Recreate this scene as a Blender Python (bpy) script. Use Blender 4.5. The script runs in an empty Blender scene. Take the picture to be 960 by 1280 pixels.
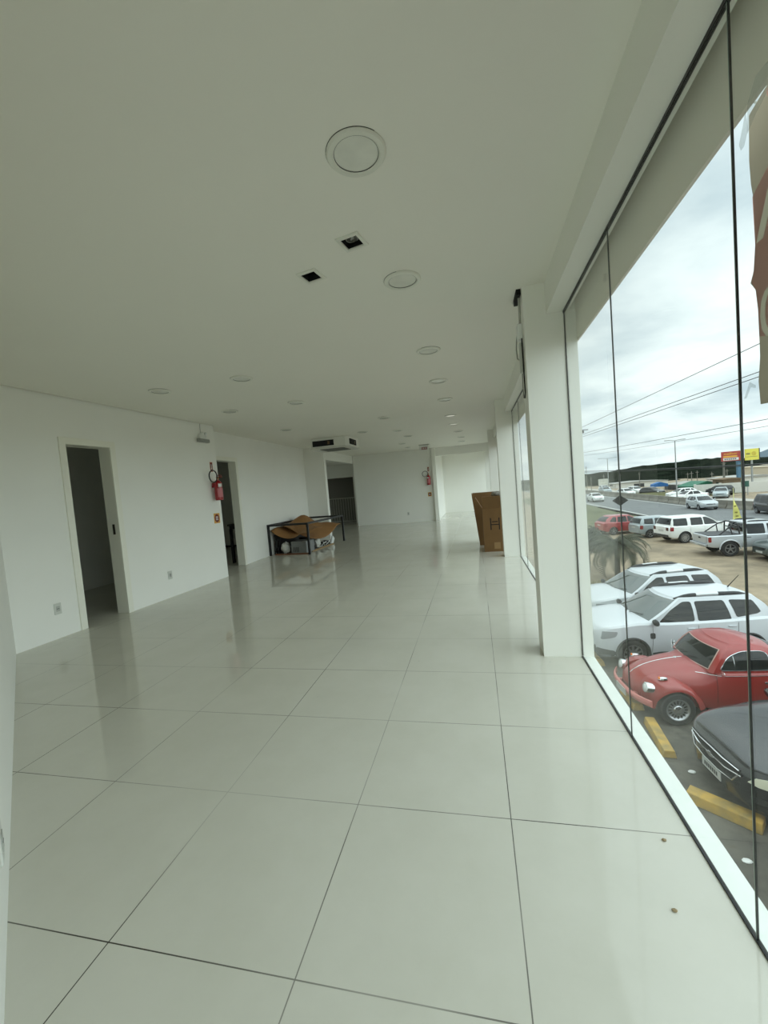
import bpy, bmesh, math, random
from mathutils import Vector, Matrix, noise
random.seed(7)
PI = math.pi
C = bpy.context.scene.collection
G = -3.62            # street level, the shop floor is z = 0
HC = 2.641           # ceiling height

# ------------------------------------------------------------------ materials
def lin(c):
    return tuple((v/12.92 if v <= .04045 else ((v+.055)/1.055)**2.4) for v in (x/255 for x in c))
MATS = {}
def mat(name, rgb, rough=.5, metal=0., spec=.5, var=0., scale=8., bump=0., bscale=60., coat=0., emit=None, dark=None):
    if name in MATS: return MATS[name]
    m = bpy.data.materials.new(name); m.use_nodes = True
    nt = m.node_tree; b = nt.nodes['Principled BSDF']
    col = lin(rgb)+(1,)
    b.inputs['Base Color'].default_value = col
    b.inputs['Roughness'].default_value = rough
    b.inputs['Metallic'].default_value = metal
    b.inputs['Specular IOR Level'].default_value = spec
    if coat: b.inputs['Coat Weight'].default_value = coat; b.inputs['Coat Roughness'].default_value = .04
    if emit: b.inputs['Emission Color'].default_value = lin(emit[0])+(1,); b.inputs['Emission Strength'].default_value = emit[1]
    tc = nt.nodes.new('ShaderNodeTexCoord')
    if var:
        n = nt.nodes.new('ShaderNodeTexNoise'); n.inputs['Scale'].default_value = scale; n.inputs['Detail'].default_value = 6
        nt.links.new(tc.outputs['Object'], n.inputs['Vector'])
        r = nt.nodes.new('ShaderNodeValToRGB')
        d = lin(dark)+(1,) if dark else tuple(v*(1-var) for v in col[:3])+(1,)
        r.color_ramp.elements[0].position = .35; r.color_ramp.elements[0].color = d
        r.color_ramp.elements[1].position = .65; r.color_ramp.elements[1].color = col
        nt.links.new(n.outputs['Fac'], r.inputs['Fac']); nt.links.new(r.outputs['Color'], b.inputs['Base Color'])
    if bump:
        n2 = nt.nodes.new('ShaderNodeTexNoise'); n2.inputs['Scale'].default_value = bscale; n2.inputs['Detail'].default_value = 4
        nt.links.new(tc.outputs['Object'], n2.inputs['Vector'])
        bp = nt.nodes.new('ShaderNodeBump'); bp.inputs['Strength'].default_value = bump; bp.inputs['Distance'].default_value = .02
        nt.links.new(n2.outputs['Fac'], bp.inputs['Height']); nt.links.new(bp.outputs['Normal'], b.inputs['Normal'])
    MATS[name] = m
    return m

def node_floor():
    """glossy porcelain tiles 0.62 m with thin dark joints, square to the window wall"""
    m = bpy.data.materials.new('porcelain_tiles'); m.use_nodes = True
    nt = m.node_tree; N = nt.nodes; L = nt.links; b = N['Principled BSDF']
    geo = N.new('ShaderNodeNewGeometry'); sep = N.new('ShaderNodeSeparateXYZ'); L.new(geo.outputs['Position'], sep.inputs[0])
    def M(op, a, b_=None, c=None):
        n = N.new('ShaderNodeMath'); n.operation = op
        for i, v in enumerate((a, b_, c)):
            if v is None: continue
            if isinstance(v, (int, float)): n.inputs[i].default_value = v
            else: L.new(v, n.inputs[i])
        return n.outputs[0]
    def dist(o, off, pitch):
        u = M('DIVIDE', M('SUBTRACT', o, off), pitch)
        f = M('FRACT', M('ADD', u, 500.5))
        return M('MULTIPLY', M('ABSOLUTE', M('SUBTRACT', f, .5)), pitch)
    dx = dist(sep.outputs[0], .0487, .62); dy = dist(sep.outputs[1], .9425, .6235)
    d = M('MINIMUM', dx, dy)
    g = M('LESS_THAN', d, .0019)
    nz = N.new('ShaderNodeTexNoise'); nz.inputs['Scale'].default_value = .9; nz.inputs['Detail'].default_value = 3
    L.new(geo.outputs['Position'], nz.inputs['Vector'])
    mr = N.new('ShaderNodeMapRange'); mr.inputs['From Min'].default_value = .38; mr.inputs['From Max'].default_value = .6
    mr.inputs['To Min'].default_value = .35; mr.inputs['To Max'].default_value = 1
    L.new(nz.outputs['Fac'], mr.inputs['Value'])
    fac = M('MULTIPLY', g, mr.outputs[0])
    # faint dust smears
    n2 = N.new('ShaderNodeTexNoise'); n2.inputs['Scale'].default_value = 2.2; n2.inputs['Detail'].default_value = 7; n2.inputs['Roughness'].default_value = .65
    L.new(geo.outputs['Position'], n2.inputs['Vector'])
    ramp = N.new('ShaderNodeValToRGB')
    ramp.color_ramp.elements[0].position = .3; ramp.color_ramp.elements[0].color = lin((200, 198, 186))+(1,)
    ramp.color_ramp.elements[1].position = .6; ramp.color_ramp.elements[1].color = lin((206, 204, 193))+(1,)
    L.new(n2.outputs['Fac'], ramp.inputs['Fac'])
    # tiny specks
    vor = N.new('ShaderNodeTexVoronoi'); vor.inputs['Scale'].default_value = 3.1; L.new(geo.outputs['Position'], vor.inputs['Vector'])
    sp = M('LESS_THAN', vor.outputs['Distance'], .012)
    fac2 = M('MAXIMUM', fac, M('MULTIPLY', sp, .5))
    mix = N.new('ShaderNodeMix'); mix.data_type = 'RGBA'
    L.new(fac2, mix.inputs['Factor']); L.new(ramp.outputs['Color'], mix.inputs['A'])
    mix.inputs['B'].default_value = lin((62, 58, 50))+(1,)
    L.new(mix.outputs['Result'], b.inputs['Base Color'])
    rr = N.new('ShaderNodeMapRange'); rr.inputs['To Min'].default_value = .03; rr.inputs['To Max'].default_value = .10
    L.new(n2.outputs['Fac'], rr.inputs['Value'])
    L.new(M('MAXIMUM', rr.outputs[0], M('MULTIPLY', g, .6)), b.inputs['Roughness'])
    b.inputs['IOR'].default_value = 1.5
    return m

def node_glass(name, tint=(.975, .985, .98), dirt=.003):
    m = bpy.data.materials.new(name); m.use_nodes = True
    nt = m.node_tree; N = nt.nodes; L = nt.links
    for n in list(N): N.remove(n)
    out = N.new('ShaderNodeOutputMaterial'); tr = N.new('ShaderNodeBsdfTransparent'); gl = N.new('ShaderNodeBsdfGlossy')
    tr.inputs[0].default_value = tint+(1,); gl.inputs['Roughness'].default_value = 0.0
    gl.inputs['Color'].default_value = (1, 1, 1, 1)
    fr = N.new('ShaderNodeFresnel'); fr.inputs['IOR'].default_value = 1.5
    geo = N.new('ShaderNodeNewGeometry')
    # same reflectance from either face of the pane
    ior = N.new('ShaderNodeMapRange'); ior.inputs['To Min'].default_value = 1.13; ior.inputs['To Max'].default_value = 1/1.13
    L.new(geo.outputs['Backfacing'], ior.inputs['Value']); L.new(ior.outputs[0], fr.inputs['IOR'])
    mx = N.new('ShaderNodeMixShader'); L.new(fr.outputs[0], mx.inputs[0]); L.new(tr.outputs[0], mx.inputs[1]); L.new(gl.outputs[0], mx.inputs[2])
    df = N.new('ShaderNodeBsdfDiffuse'); df.inputs[0].default_value = (.6, .62, .6, 1)
    mx2 = N.new('ShaderNodeMixShader'); mx2.inputs[0].default_value = dirt
    L.new(mx.outputs[0], mx2.inputs[1]); L.new(df.outputs[0], mx2.inputs[2])
    L.new(mx2.outputs[0], out.inputs[0])
    return m

def node_ground():
    """old asphalt by the building turning into bare sandy earth further out"""
    m = bpy.data.materials.new('lot_ground'); m.use_nodes = True
    nt = m.node_tree; N = nt.nodes; L = nt.links; b = N['Principled BSDF']
    geo = N.new('ShaderNodeNewGeometry'); sep = N.new('ShaderNodeSeparateXYZ'); L.new(geo.outputs['Position'], sep.inputs[0])
    def noi(s, d=6, r=.6):
        n = N.new('ShaderNodeTexNoise'); n.inputs['Scale'].default_value = s; n.inputs['Detail'].default_value = d; n.inputs['Roughness'].default_value = r
        L.new(geo.outputs['Position'], n.inputs['Vector']); return n.outputs['Fac']
    def ramp(f, a, ca, b_, cb):
        r = N.new('ShaderNodeValToRGB'); e = r.color_ramp.elements
        e[0].position = a; e[0].color = lin(ca)+(1,); e[1].position = b_; e[1].color = lin(cb)+(1,); L.new(f, r.inputs['Fac']); return r.outputs['Color']
    asph = ramp(noi(2.5, 8, .7), .35, (66, 64, 58), .7, (104, 100, 90))
    sand = ramp(noi(.55, 9, .66), .36, (112, 100, 82), .64, (152, 136, 112))
    def M(op, a, b_):
        n = N.new('ShaderNodeMath'); n.operation = op
        for i, v in enumerate((a, b_)):
            if isinstance(v, (int, float)): n.inputs[i].default_value = v
            else: L.new(v, n.inputs[i])
        return n.outputs[0]
    k = M('MAXIMUM', M('SUBTRACT', sep.outputs[0], 7.5), M('SUBTRACT', sep.outputs[1], 14.5))
    k = M('ADD', M('MULTIPLY', k, .5), M('MULTIPLY', M('SUBTRACT', noi(.8), .5), 3))
    cl = N.new('ShaderNodeClamp'); L.new(k, cl.inputs[0])
    mix = N.new('ShaderNodeMix'); mix.data_type = 'RGBA'; L.new(cl.outputs[0], mix.inputs['Factor']); L.new(asph, mix.inputs['A']); L.new(sand, mix.inputs['B'])
    L.new(mix.outputs['Result'], b.inputs['Base Color']); b.inputs['Roughness'].default_value = .9
    bp = N.new('ShaderNodeBump'); bp.inputs['Strength'].default_value = .5; bp.inputs['Distance'].default_value = .03
    L.new(noi(6, 6), bp.inputs['Height']); L.new(bp.outputs['Normal'], b.inputs['Normal'])
    return m

WALL = mat('white_wall_paint', (236, 236, 230), .6, var=.02, scale=1.5, bump=.04, bscale=120)
CEIL = mat('white_ceiling_paint', (236, 234, 224), .7, var=.015, scale=1.0)
COLM = mat('white_column_paint', (236, 236, 228), .45, bump=.03, bscale=90)
TRIM = mat('white_trim_paint', (232, 231, 219), .4)
SILL = mat('painted_sill', (226, 230, 224), .5, var=.06, scale=20)
FLOOR = node_floor()
GLASS = node_glass('clear_window_glass')
BLACK = mat('black_paint', (17, 17, 18), .4)
MATBLK = mat('matte_black', (12, 12, 12), .8)
RUBBER = mat('tyre_rubber', (34, 34, 35), .75)
CHROME = mat('chrome', (215, 217, 218), .15, 1.)
ALLOY = mat('wheel_alloy', (176, 178, 180), .3, .85)
CGLASS = mat('dark_car_glass', (14, 18, 19), .04, spec=.45)
PLASTIC = mat('dark_grey_plastic', (38, 39, 41), .55)
LENS = mat('headlight_lens', (205, 210, 208), .08, spec=.8, coat=.6)
SMOKE = mat('smoked_headlight', (120, 126, 130), .1, spec=.8, coat=.6)
REDLENS = mat('red_lamp_lens', (130, 16, 18), .12, coat=.5)
ORANGE = mat('amber_lens', (222, 120, 30), .15)
PLATE = mat('plate_grey', (178, 180, 176), .4)
PLATETXT = mat('plate_lettering', (40, 40, 44), .5)
UNDER = mat('car_underbody', (20, 20, 20), .9)
CONC = mat('concrete', (136, 132, 122), .85, var=.25, scale=1.3)
CARD = mat('brown_cardboard', (130, 97, 58), .75, var=.1, scale=5)
CARDIN = mat('cardboard_inside', (128, 97, 60), .8)
WHITEP = mat('white_plastic', (222, 224, 220), .35)
GREYMET = mat('grey_galvanized', (128, 130, 128), .45, .3, var=.15, scale=7)

# ------------------------------------------------------------------ mesh builder
class MB:
    def __init__(s): s.v = []; s.f = []; s.m = []
    def add(s, verts, faces, mi=0, M=None):
        o = len(s.v)
        for p in verts:
            p = Vector(p)
            s.v.append(M @ p if M else p)
        for f in faces: s.f.append([i+o for i in f]); s.m.append(mi)
        return s
    def box(s, a, b, mi=0, M=None):
        x0, y0, z0 = a; x1, y1, z1 = b
        V = [(x0,y0,z0),(x1,y0,z0),(x1,y1,z0),(x0,y1,z0),(x0,y0,z1),(x1,y0,z1),(x1,y1,z1),(x0,y1,z1)]
        return s.add(V, [(0,3,2,1),(4,5,6,7),(0,1,5,4),(1,2,6,5),(2,3,7,6),(3,0,4,7)], mi, M)
    def rings(s, R, mi=0, caps=True, closed=True, M=None):
        n = len(R[0]); V = [p for r in R for p in r]; Fc = []
        for i in range(len(R)-1):
            for j in range(n if closed else n-1):
                k = (j+1) % n
                Fc.append((i*n+j, i*n+k, (i+1)*n+k, (i+1)*n+j))
        if caps and closed:
            Fc.append(tuple(range(n))[::-1]); Fc.append(tuple((len(R)-1)*n+j for j in range(n)))
        return s.add(V, Fc, mi, M)
    def cyl(s, p0, p1, r, n=16, r2=None, mi=0, M=None):
        p0 = Vector(p0); p1 = Vector(p1); d = (p1-p0).normalized()
        a = d.orthogonal().normalized(); b = d.cross(a); r2 = r if r2 is None else r2
        R = [[p + (a*math.cos(2*PI*k/n)+b*math.sin(2*PI*k/n))*q for k in range(n)] for p, q in ((p0, r), (p1, r2))]
        return s.rings(R, mi, M=M)
    def tube(s, pts, r, n=8, mi=0, M=None, closed=False):
        pts = [Vector(p) for p in pts]; R = []; a = None; m = len(pts)
        for i, p in enumerate(pts):
            if closed: d = pts[(i+1) % m]-pts[i-1]
            else: d = pts[min(i+1, m-1)]-pts[max(i-1, 0)]
            d.normalize()
            a = d.orthogonal().normalized() if a is None else (a-d*a.dot(d)).normalized()
            b = d.cross(a)
            q = r[i] if isinstance(r, (list, tuple)) else r
            R.append([p+(a*math.cos(2*PI*k/n)+b*math.sin(2*PI*k/n))*q for k in range(n)])
        if closed: R.append(R[0])
        return s.rings(R, mi, caps=not closed, M=M)
    def lathe(s, prof, n=24, mi=0, M=None, axis='z', caps=True):
        R = []
        for r, z in prof:
            ring = []
            for k in range(n):
                c, q = r*math.cos(2*PI*k/n), r*math.sin(2*PI*k/n)
                ring.append({'z': (c, q, z), 'y': (q, z, c), 'x': (z, c, q)}[axis])
            R.append(ring)
        return s.rings(R, mi, caps=caps, M=M)
    def prism(s, poly, h0, h1, axis='z', mi=0, M=None):
        def P(a, b, h): return {'z': (a, b, h), 'y': (a, h, b), 'x': (h, a, b)}[axis]
        return s.rings([[P(a, b, h0) for a, b in poly], [P(a, b, h1) for a, b in poly]], mi, M=M)
    def build(s, name, mats, parent=None, smooth=False, bevel=0, angle=35, segs=2):
        me = bpy.data.meshes.new(name)
        me.from_pydata([tuple(v) for v in s.v], [], s.f)
        mats = mats if isinstance(mats, (list, tuple)) else [mats]
        for m in mats: me.materials.append(m)
        for i, p in enumerate(me.polygons): p.material_index = s.m[i]
        bm = bmesh.new(); bm.from_mesh(me)
        bmesh.ops.remove_doubles(bm, verts=bm.verts, dist=1e-5)
        bmesh.ops.recalc_face_normals(bm, faces=bm.faces); bm.to_mesh(me); bm.free()
        if smooth:
            for p in me.polygons: p.use_smooth = True
            try: me.set_sharp_from_angle(angle=math.radians(angle))
            except Exception: pass
        o = bpy.data.objects.new(name, me); C.objects.link(o)
        if parent: o.parent = parent
        if bevel:
            b = o.modifiers.new('bevel', 'BEVEL'); b.width = bevel; b.segments = segs; b.limit_method = 'ANGLE'; b.angle_limit = math.radians(40)
        return o

def thing(name, label, cat, loc=(0,0,0), rz=0, group=None):
    o = bpy.data.objects.new(name, None); C.objects.link(o); o.empty_display_size = .1
    o.location = loc; o.rotation_euler = (0, 0, rz); o['label'] = label; o['category'] = cat
    if group: o['group'] = group
    return o
def tag(o, label, cat, group=None, kind=None):
    o['label'] = label; o['category'] = cat
    if group: o['group'] = group
    if kind: o['kind'] = kind
    return o
def struct(o): o['kind'] = 'structure'; return o
def box_obj(name, a, b, m, parent=None, bevel=0):
    return MB().box(a, b).build(name, m, parent, bevel=bevel)
def sbox(name, a, b, m): return struct(box_obj(name, a, b, m))
def text_mb(mb, txt, size, M, mi=0, depth=.002, align='CENTER'):
    cu = bpy.data.curves.new('t', 'FONT'); cu.body = txt; cu.size = size; cu.align_x = align; cu.align_y = 'CENTER'; cu.extrude = depth; cu.resolution_u = 3
    ob = bpy.data.objects.new('t', cu); C.objects.link(ob)
    dg = bpy.context.evaluated_depsgraph_get(); me = bpy.data.meshes.new_from_object(ob.evaluated_get(dg))
    mb.add([v.co.copy() for v in me.vertices], [tuple(p.vertices) for p in me.polygons], mi, M)
    bpy.data.objects.remove(ob); bpy.data.curves.remove(cu); bpy.data.meshes.remove(me)
    return mb
def frame_M(o, x, y, z):
    x, y, z = Vector(x), Vector(y), Vector(z)
    return Matrix(((x.x, y.x, z.x, o[0]), (x.y, y.y, z.y, o[1]), (x.z, y.z, z.z, o[2]), (0, 0, 0, 1)))
def boolean_cut(o, cutters):
    for c in cutters:
        m = o.modifiers.new('cut', 'BOOLEAN'); m.operation = 'DIFFERENCE'; m.object = c; m.solver = 'EXACT'
    bpy.context.view_layer.update()
    dg = bpy.context.evaluated_depsgraph_get(); me = bpy.data.meshes.new_from_object(o.evaluated_get(dg))
    o.modifiers.clear(); o.data = me
    for c in cutters: bpy.data.objects.remove(c)
    return o
def pchip(P, x):
    P = sorted(P)
    if x <= P[0][0]: return P[0][1]
    if x >= P[-1][0]: return P[-1][1]
    n = len(P); h = [P[i+1][0]-P[i][0] for i in range(n-1)]; d = [(P[i+1][1]-P[i][1])/h[i] for i in range(n-1)]
    s = [0]*n; s[0] = d[0]; s[-1] = d[-1]
    for i in range(1, n-1):
        s[i] = 0 if d[i-1]*d[i] <= 0 else 2*d[i-1]*d[i]/(d[i-1]+d[i])
    for i in range(n-1):
        if x <= P[i+1][0]:
            t = (x-P[i][0])/h[i]
            return ((1+2*t)*(1-t)**2*P[i][1]+t*(1-t)**2*h[i]*s[i]+t*t*(3-2*t)*P[i+1][1]+t*t*(t-1)*h[i]*s[i+1])
def rounded(poly, r, n=4):
    """2D polygon with rounded corners"""
    out = []; m = len(poly)
    for i in range(m):
        p = Vector(poly[i]); a = Vector(poly[i-1])-p; b = Vector(poly[(i+1) % m])-p
        q = min(r, a.length*.45, b.length*.45); A = p+a.normalized()*q; B = p+b.normalized()*q
        for k in range(n+1):
            t = k/n; out.append(tuple(A*(1-t)**2+p*2*t*(1-t)+B*t*t))
    return out

# ================================================================== THE ROOM
GX = .67      # glass plane
def wall_seg(name, p0, p1, t, openings=(), z1=HC, m=WALL, z0=0):
    """inner face runs p0 -> p1, body lies to the left of that direction by t; openings (s0, s1, h)"""
    p0 = Vector((p0[0], p0[1], 0)); d = Vector((p1[0], p1[1], 0))-p0; Ln = d.length; d.normalize(); n = Vector((-d.y, d.x, 0))
    M = frame_M(p0, d, n, (0, 0, 1)); mb = MB(); s = 0
    for a, b, h in openings:
        if a > s: mb.box((s, 0, z0), (a, t, z1), 0, M)
        mb.box((a, 0, h), (b, t, z1), 0, M); s = b
    if s < Ln: mb.box((s, 0, z0), (Ln, t, z1), 0, M)
    return struct(mb.build(name, m)), M

# floor and slabs
struct(MB().box((-8.6, -1.6, -.15), (.6645, 19.4, 0)).build('floor', FLOOR))
sbox('wall_below', (-8.6, -1.6, G-.05), (.74, 19.4, -.15), WALL)
# ceiling with real holes for the two square downlights and the open gap beside the first column
ce = MB().box((-8.6, -1.6, HC), (.56, 19.4, HC+.10)).build('ceiling', CEIL)
cut = []
SPOTS = [(-.55, 2.184, -.2), (-.883, 2.425, -.2)]
for (x, y, a) in SPOTS:
    M = Matrix.Translation((x, y, HC)) @ Matrix.Rotation(a, 4, 'Z')
    cut.append(MB().box((-.047, -.047, -.1), (.047, .047, .085), 0, M).build('cutter', CEIL))
cut.append(MB().box((.372, 3.12, HC-.1), (.405, 3.36, HC+.08)).build('cutter', CEIL))
_d = Vector((.13, 3.41, 0)).normalized(); _M = frame_M((-4.485, 2.95, HC), _d, (-_d.y, _d.x, 0), (0, 0, 1))
cut.append(MB().box((-.02, -.022, -.05), (3.40, .002, .055), 0, _M).build('cutter', CEIL))
boolean_cut(ce, cut); struct(ce)
sbox('roof', (-8.7, -1.7, HC+.10), (.744, 19.5, HC+.3), CEIL)

# left wall, first stretch: stands proud, doorway with casing; second stretch further back
A0 = (-4.485, 2.95); A1 = (-4.355, 6.36)
w, MA = wall_seg('wall_left', A0, A1, .16, [(.785, 1.36, 2.125)])
B0 = (-4.665, 6.36); B1 = (-4.72, 11.0)
w, MBm = wall_seg('wall_left_far', B0, B1, .14, [(.12, 1.08, 2.12)])
sbox('wall_left_step', (-4.80, 6.22, 0), (-4.50, 6.36, HC), WALL)
# slanted wall beside the camera
wall_seg('wall_near', (.80, -.775), (-4.485, 3.015), .15)[0]
# wall return where the left side steps out again, then the stair hall
sbox('wall_return', (-4.86, 11.0, 0), (-4.125, 11.16, HC), WALL)
sbox('wall_hall_side', (-8.5, 11.16, 0), (-8.35, 16.2, HC), WALL)
mb = MB(); mb.box((-8.5, 16.2, 0), (-6.35, 16.35, 2.45)); mb.box((-6.35, 16.2, 1.92), (-4.88, 16.35, 2.45)); mb.box((-4.88, 16.2, 0), (-4.3, 16.35, 2.45))
struct(mb.build('wall_hall_back', WALL))
sbox('trim_hall_beam', (-4.62, 11.16, 2.362), (-4.45, 14.92, HC), WALL)
sbox('ceiling_hall', (-8.5, 11.16, 2.45), (-4.62, 16.35, 2.60), WALL)
sbox('wall_stairwell', (-8.5, 18.4, 0), (-4.2, 18.5, 2.6), mat('stairwell_shade', (92, 90, 78), .7))  # darker than the hall walls: the unlit stairwell's shade is in the colour
sbox('wall_stairwell_side', (-4.4, 16.35, 0), (-4.3, 18.4, 2.6), MATS['stairwell_shade'])
sbox('ceiling_stairwell', (-8.5, 16.35, 2.3), (-4.3, 18.5, 2.45), MATS['stairwell_shade'])
# back wall, the lit bay beyond it
sbox('wall_back', (-4.44, 14.92, 0), (-1.40, 15.07, HC), WALL)
sbox('trim_back_pillar', (-1.455, 14.80, 0), (-1.33, 15.10, HC), COLM)
sbox('trim_bay_header', (-1.33, 14.95, 2.35), (.56, 15.10, HC), WALL)
sbox('wall_bay_side', (-1.53, 15.10, 0), (-1.38, 18.75, HC), WALL)
sbox('wall_bay_back', (-1.53, 18.75, 0), (.69, 18.9, HC), WALL)
sbox('wall_hall_right', (-4.44, 15.07, 0), (-4.30, 16.2, HC), WALL)
# rooms behind the two doorways
mb = MB(); mb.box((-6.75, 2.9, 0), (-6.62, 6.4, HC)); struct(mb.build('wall_store', WALL))
sbox('wall_store_near', (-6.7, 2.75, 0), (-4.5, 2.9, HC), WALL)
sbox('wall_store_far', (-8.5, 6.38, 0), (-4.80, 6.5, HC), WALL)
sbox('wall_office_back', (-8.5, 10.55, 0), (-4.86, 10.7, HC), WALL)
sbox('wall_office_side', (-8.5, 6.5, 0), (-8.35, 10.55, HC), WALL)
sbox('baseboard_office', (-8.35, 10.53, 0), (-4.87, 10.55, .05), BLACK)
# outer shell pieces above and beside the glass
sbox('trim_beam', (.556, -1.5, 2.43), (.70, 18.8, HC), COLM)
sbox('trim_fascia', (.745, -1.5, 2.222), (.758, 18.9, 3.0), mat('fascia_back', (236, 231, 220), .7))
sbox('trim_sill', (.6755, -1.5, -.15), (.747, 18.8, .002), SILL)

# columns between the windows
COLS = [3.09, 7.145, 11.25, 15.10]
for i, y in enumerate(COLS):
    sbox('trim_column_%d' % (i+1), (.408, y, 0), (.747, y+.22, HC), COLM)

# windows: frameless panes butted together, black channels top and bottom, dark silicone joints
SEAL = mat('dark_silicone', (22, 24, 24), .4); SEALL = mat('pale_glass_edge', (158, 170, 162), .3)
def window(n, y0, y1, joints):
    w = MB().box((.6645, y0, 0), (.6755, y1, .006)).build('window_%d' % n, BLACK); struct(w)
    MB().box((.664, y0, 2.418), (.677, y1, 2.432)).build('head_channel', BLACK, w)
    for yy in (y0+.004, y1-.004):
        MB().box((GX-.003, yy-.003, .012), (GX+.004, yy+.003, 2.418)).build('edge_seal', SEAL, w)
    ys = [y0]+joints+[y1]
    for a, b in zip(ys, ys[1:]):
        MB().box((GX-.0025, a+.0018, .006), (GX+.0025, b-.0018, 2.418)).build('glass_pane', GLASS, w)
    for yy in joints:
        j = MB().box((GX-.0026, yy-.0017, .006), (GX+.0026, yy-.0001, 2.418)).build('joint_seal', SEAL, w)
        MB().box((GX-.0030, yy-.0001, .006), (GX+.0030, yy+.0020, 2.418)).build('glass_edge', SEALL, j)
    return w
w1 = window(1, -.66, 3.09, [.30, 1.225, 2.145])
window(2, 3.31, 7.145, [4.27, 5.23, 6.19])
window(3, 7.365, 11.25, [8.3, 9.3, 10.28])
window(4, 11.47, 15.10, [12.4, 13.3, 14.2])
window(5, 15.32, 18.75, [16.2, 17.0, 17.9])

# door casings
def casing(n, M, s0, s1, h, t):
    mb = MB(); k = .075
    mb.box((s0-k, -.014, 0), (s0, .004, h+k), 0, M); mb.box((s1, -.014, 0), (s1+k, .004, h+k), 0, M); mb.box((s0, -.014, h), (s1, .004, h+k), 0, M)
    mb.box((s0-.012, 0, 0), (s0, t+.01, h), 0, M); mb.box((s1, 0, 0), (s1+.012, t+.01, h), 0, M); mb.box((s0, 0, h), (s1, t+.01, h+.012), 0, M)
    return struct(mb.build('door_%d' % n, TRIM, bevel=.002))
d1 = casing(1, MA, .797, 1.348, 2.113, .16)
MB().box((1.340, .055, 1.02), (1.3475, .085, 1.15), 0, MA).build('strike_plate', mat('dark_steel', (70, 66, 60), .4, .8), d1)
casing(2, MBm, .132, 1.068, 2.108, .14)

# ------------------------------------------------------------------ ceiling fittings
RIM = mat('downlight_rim', (222, 222, 211), .45); DIFF = mat('downlight_glass', (228, 228, 218), .25, var=.10, scale=9)
def downlight(x, y, label, lit=False):
    t = thing('ceiling_downlight', label, 'ceiling light', (x, y, HC), random.uniform(0, 6), 'round downlights in the ceiling')
    MB().lathe([(.088, .0), (.118, .0), (.119, -.004), (.112, -.011), (.096, -.013), (.089, -.008), (.088, 0)], 40, caps=False).build('rim', RIM, t, smooth=True)
    d = DIFF if not lit else mat('downlight_glass_bright', (226, 226, 218), .3, emit=((255, 250, 235), .25))
    MB().lathe([(.0885, -.001), (.0885, -.005), (.05, -.0035), (.001, -.003)], 40).build('diffuser', d, t, smooth=True)
    MB().tube([(.0885*math.cos(a), .0885*math.sin(a), -.0065) for a in [2*PI*k/40 for k in range(40)]], .0016, 6, closed=True).build('gasket', mat('gasket', (60, 60, 55), .6), t)
    MB().tube([(.119*math.cos(a), .119*math.sin(a), -.001) for a in [PI*.1+PI*1.1*k/30 for k in range(30)]], .0012, 6).build('rim_gap', MATS['gasket'], t)
DL = [(-.367, 1.642, 'largest round downlight, nearest the camera on the ceiling'),
 (-.365, 2.684, 'round downlight just beyond the pair of square downlights'),
 (-.36, 4.135, 'third round downlight along the row beside the windows'),
 (-.368, 5.38, 'fourth round downlight along the row beside the windows'),
 (-.372, 6.6, 'fifth round downlight along the window row, a thin outline'),
 (-.378, 8.22, 'brighter round downlight, sixth along the row beside the windows'),
 (-.376, 9.43, 'round downlight just behind the brighter one in the window row'),
 (-.33, 10.8, 'eighth round downlight along the row beside the windows'),
 (-.29, 12.23, 'second last round downlight of the window row, near the far header'),
 (-.32, 13.52, 'last round downlight of the window row, before the far header'),
 (-2.395, 4.10, 'round downlight out from the near left doorway, nearer the middle'),
 (-2.394, 5.49, 'round downlight in the middle row out from the fire extinguisher'),
 (-3.44, 4.10, 'leftmost round downlight, above the near left doorway'),
 (-3.443, 5.47, 'round downlight above the fire extinguisher by the left wall'),
 (-3.555, 7.56, 'round downlight left of the ceiling air conditioner'),
 (-1.569, 7.55, 'round downlight in the middle of the room before the air conditioner'),
 (-2.406, 9.05, 'round downlight right beside the ceiling air conditioner'),
 (-1.663, 9.43, 'round downlight right of the air conditioner, second of the middle row'),
 (-1.62, 10.68, 'third round downlight of the middle row towards the exit sign'),
 (-2.065, 12.36, 'small far downlight left of the hanging exit sign'),
 (-2.1, 13.6, 'farthest downlight, close to the back wall')]
for x, y, l in DL: downlight(x, y, l, 'brighter' in l)

def spot(x, y, a, label, lamp):
    t = thing('square_downlight', label, 'ceiling light', (x, y, HC), a, 'square recessed downlights')
    mb = MB()
    for k in range(4):
        M = Matrix.Rotation(k*PI/2, 4, 'Z')
        mb.add([(-.068, -.068, 0), (.068, -.068, 0), (.046, -.046, 0), (-.046, -.046, 0), (-.066, -.066, -.006), (.066, -.066, -.006), (.048, -.048, -.008), (-.048, -.048, -.008)],
               [(0,1,5,4),(4,5,6,7),(7,6,2,3),(0,3,2,1)], 0, M)
    mb.build('rim', RIM, t)
    m2 = MB()
    for k in range(4):
        M = Matrix.Rotation(k*PI/2, 4, 'Z')
        m2.add([(-.046, -.046, -.002), (.046, -.046, -.002), (.046, -.046, .084), (-.046, -.046, .084)], [(0,1,2,3)], 0, M)
    m2.add([(-.046,-.046,.083),(.046,-.046,.083),(.046,.046,.083),(-.046,.046,.083)], [(0,1,2,3)])
    m2.build('housing', MATBLK, t)
    if lamp:
        MB().lathe([(.030, .035), (.034, .02), (.034, .012), (.029, .012), (.028, .022), (.016, .036), (.001, .037)], 24).build('lamp', mat('lamp_reflector', (150, 150, 145), .15, .9), t, smooth=True)
spot(*SPOTS[0], 'square recessed downlight with a lamp in it, nearer the windows', True)
spot(*SPOTS[1], 'square recessed downlight with an empty black hole', False)

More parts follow.
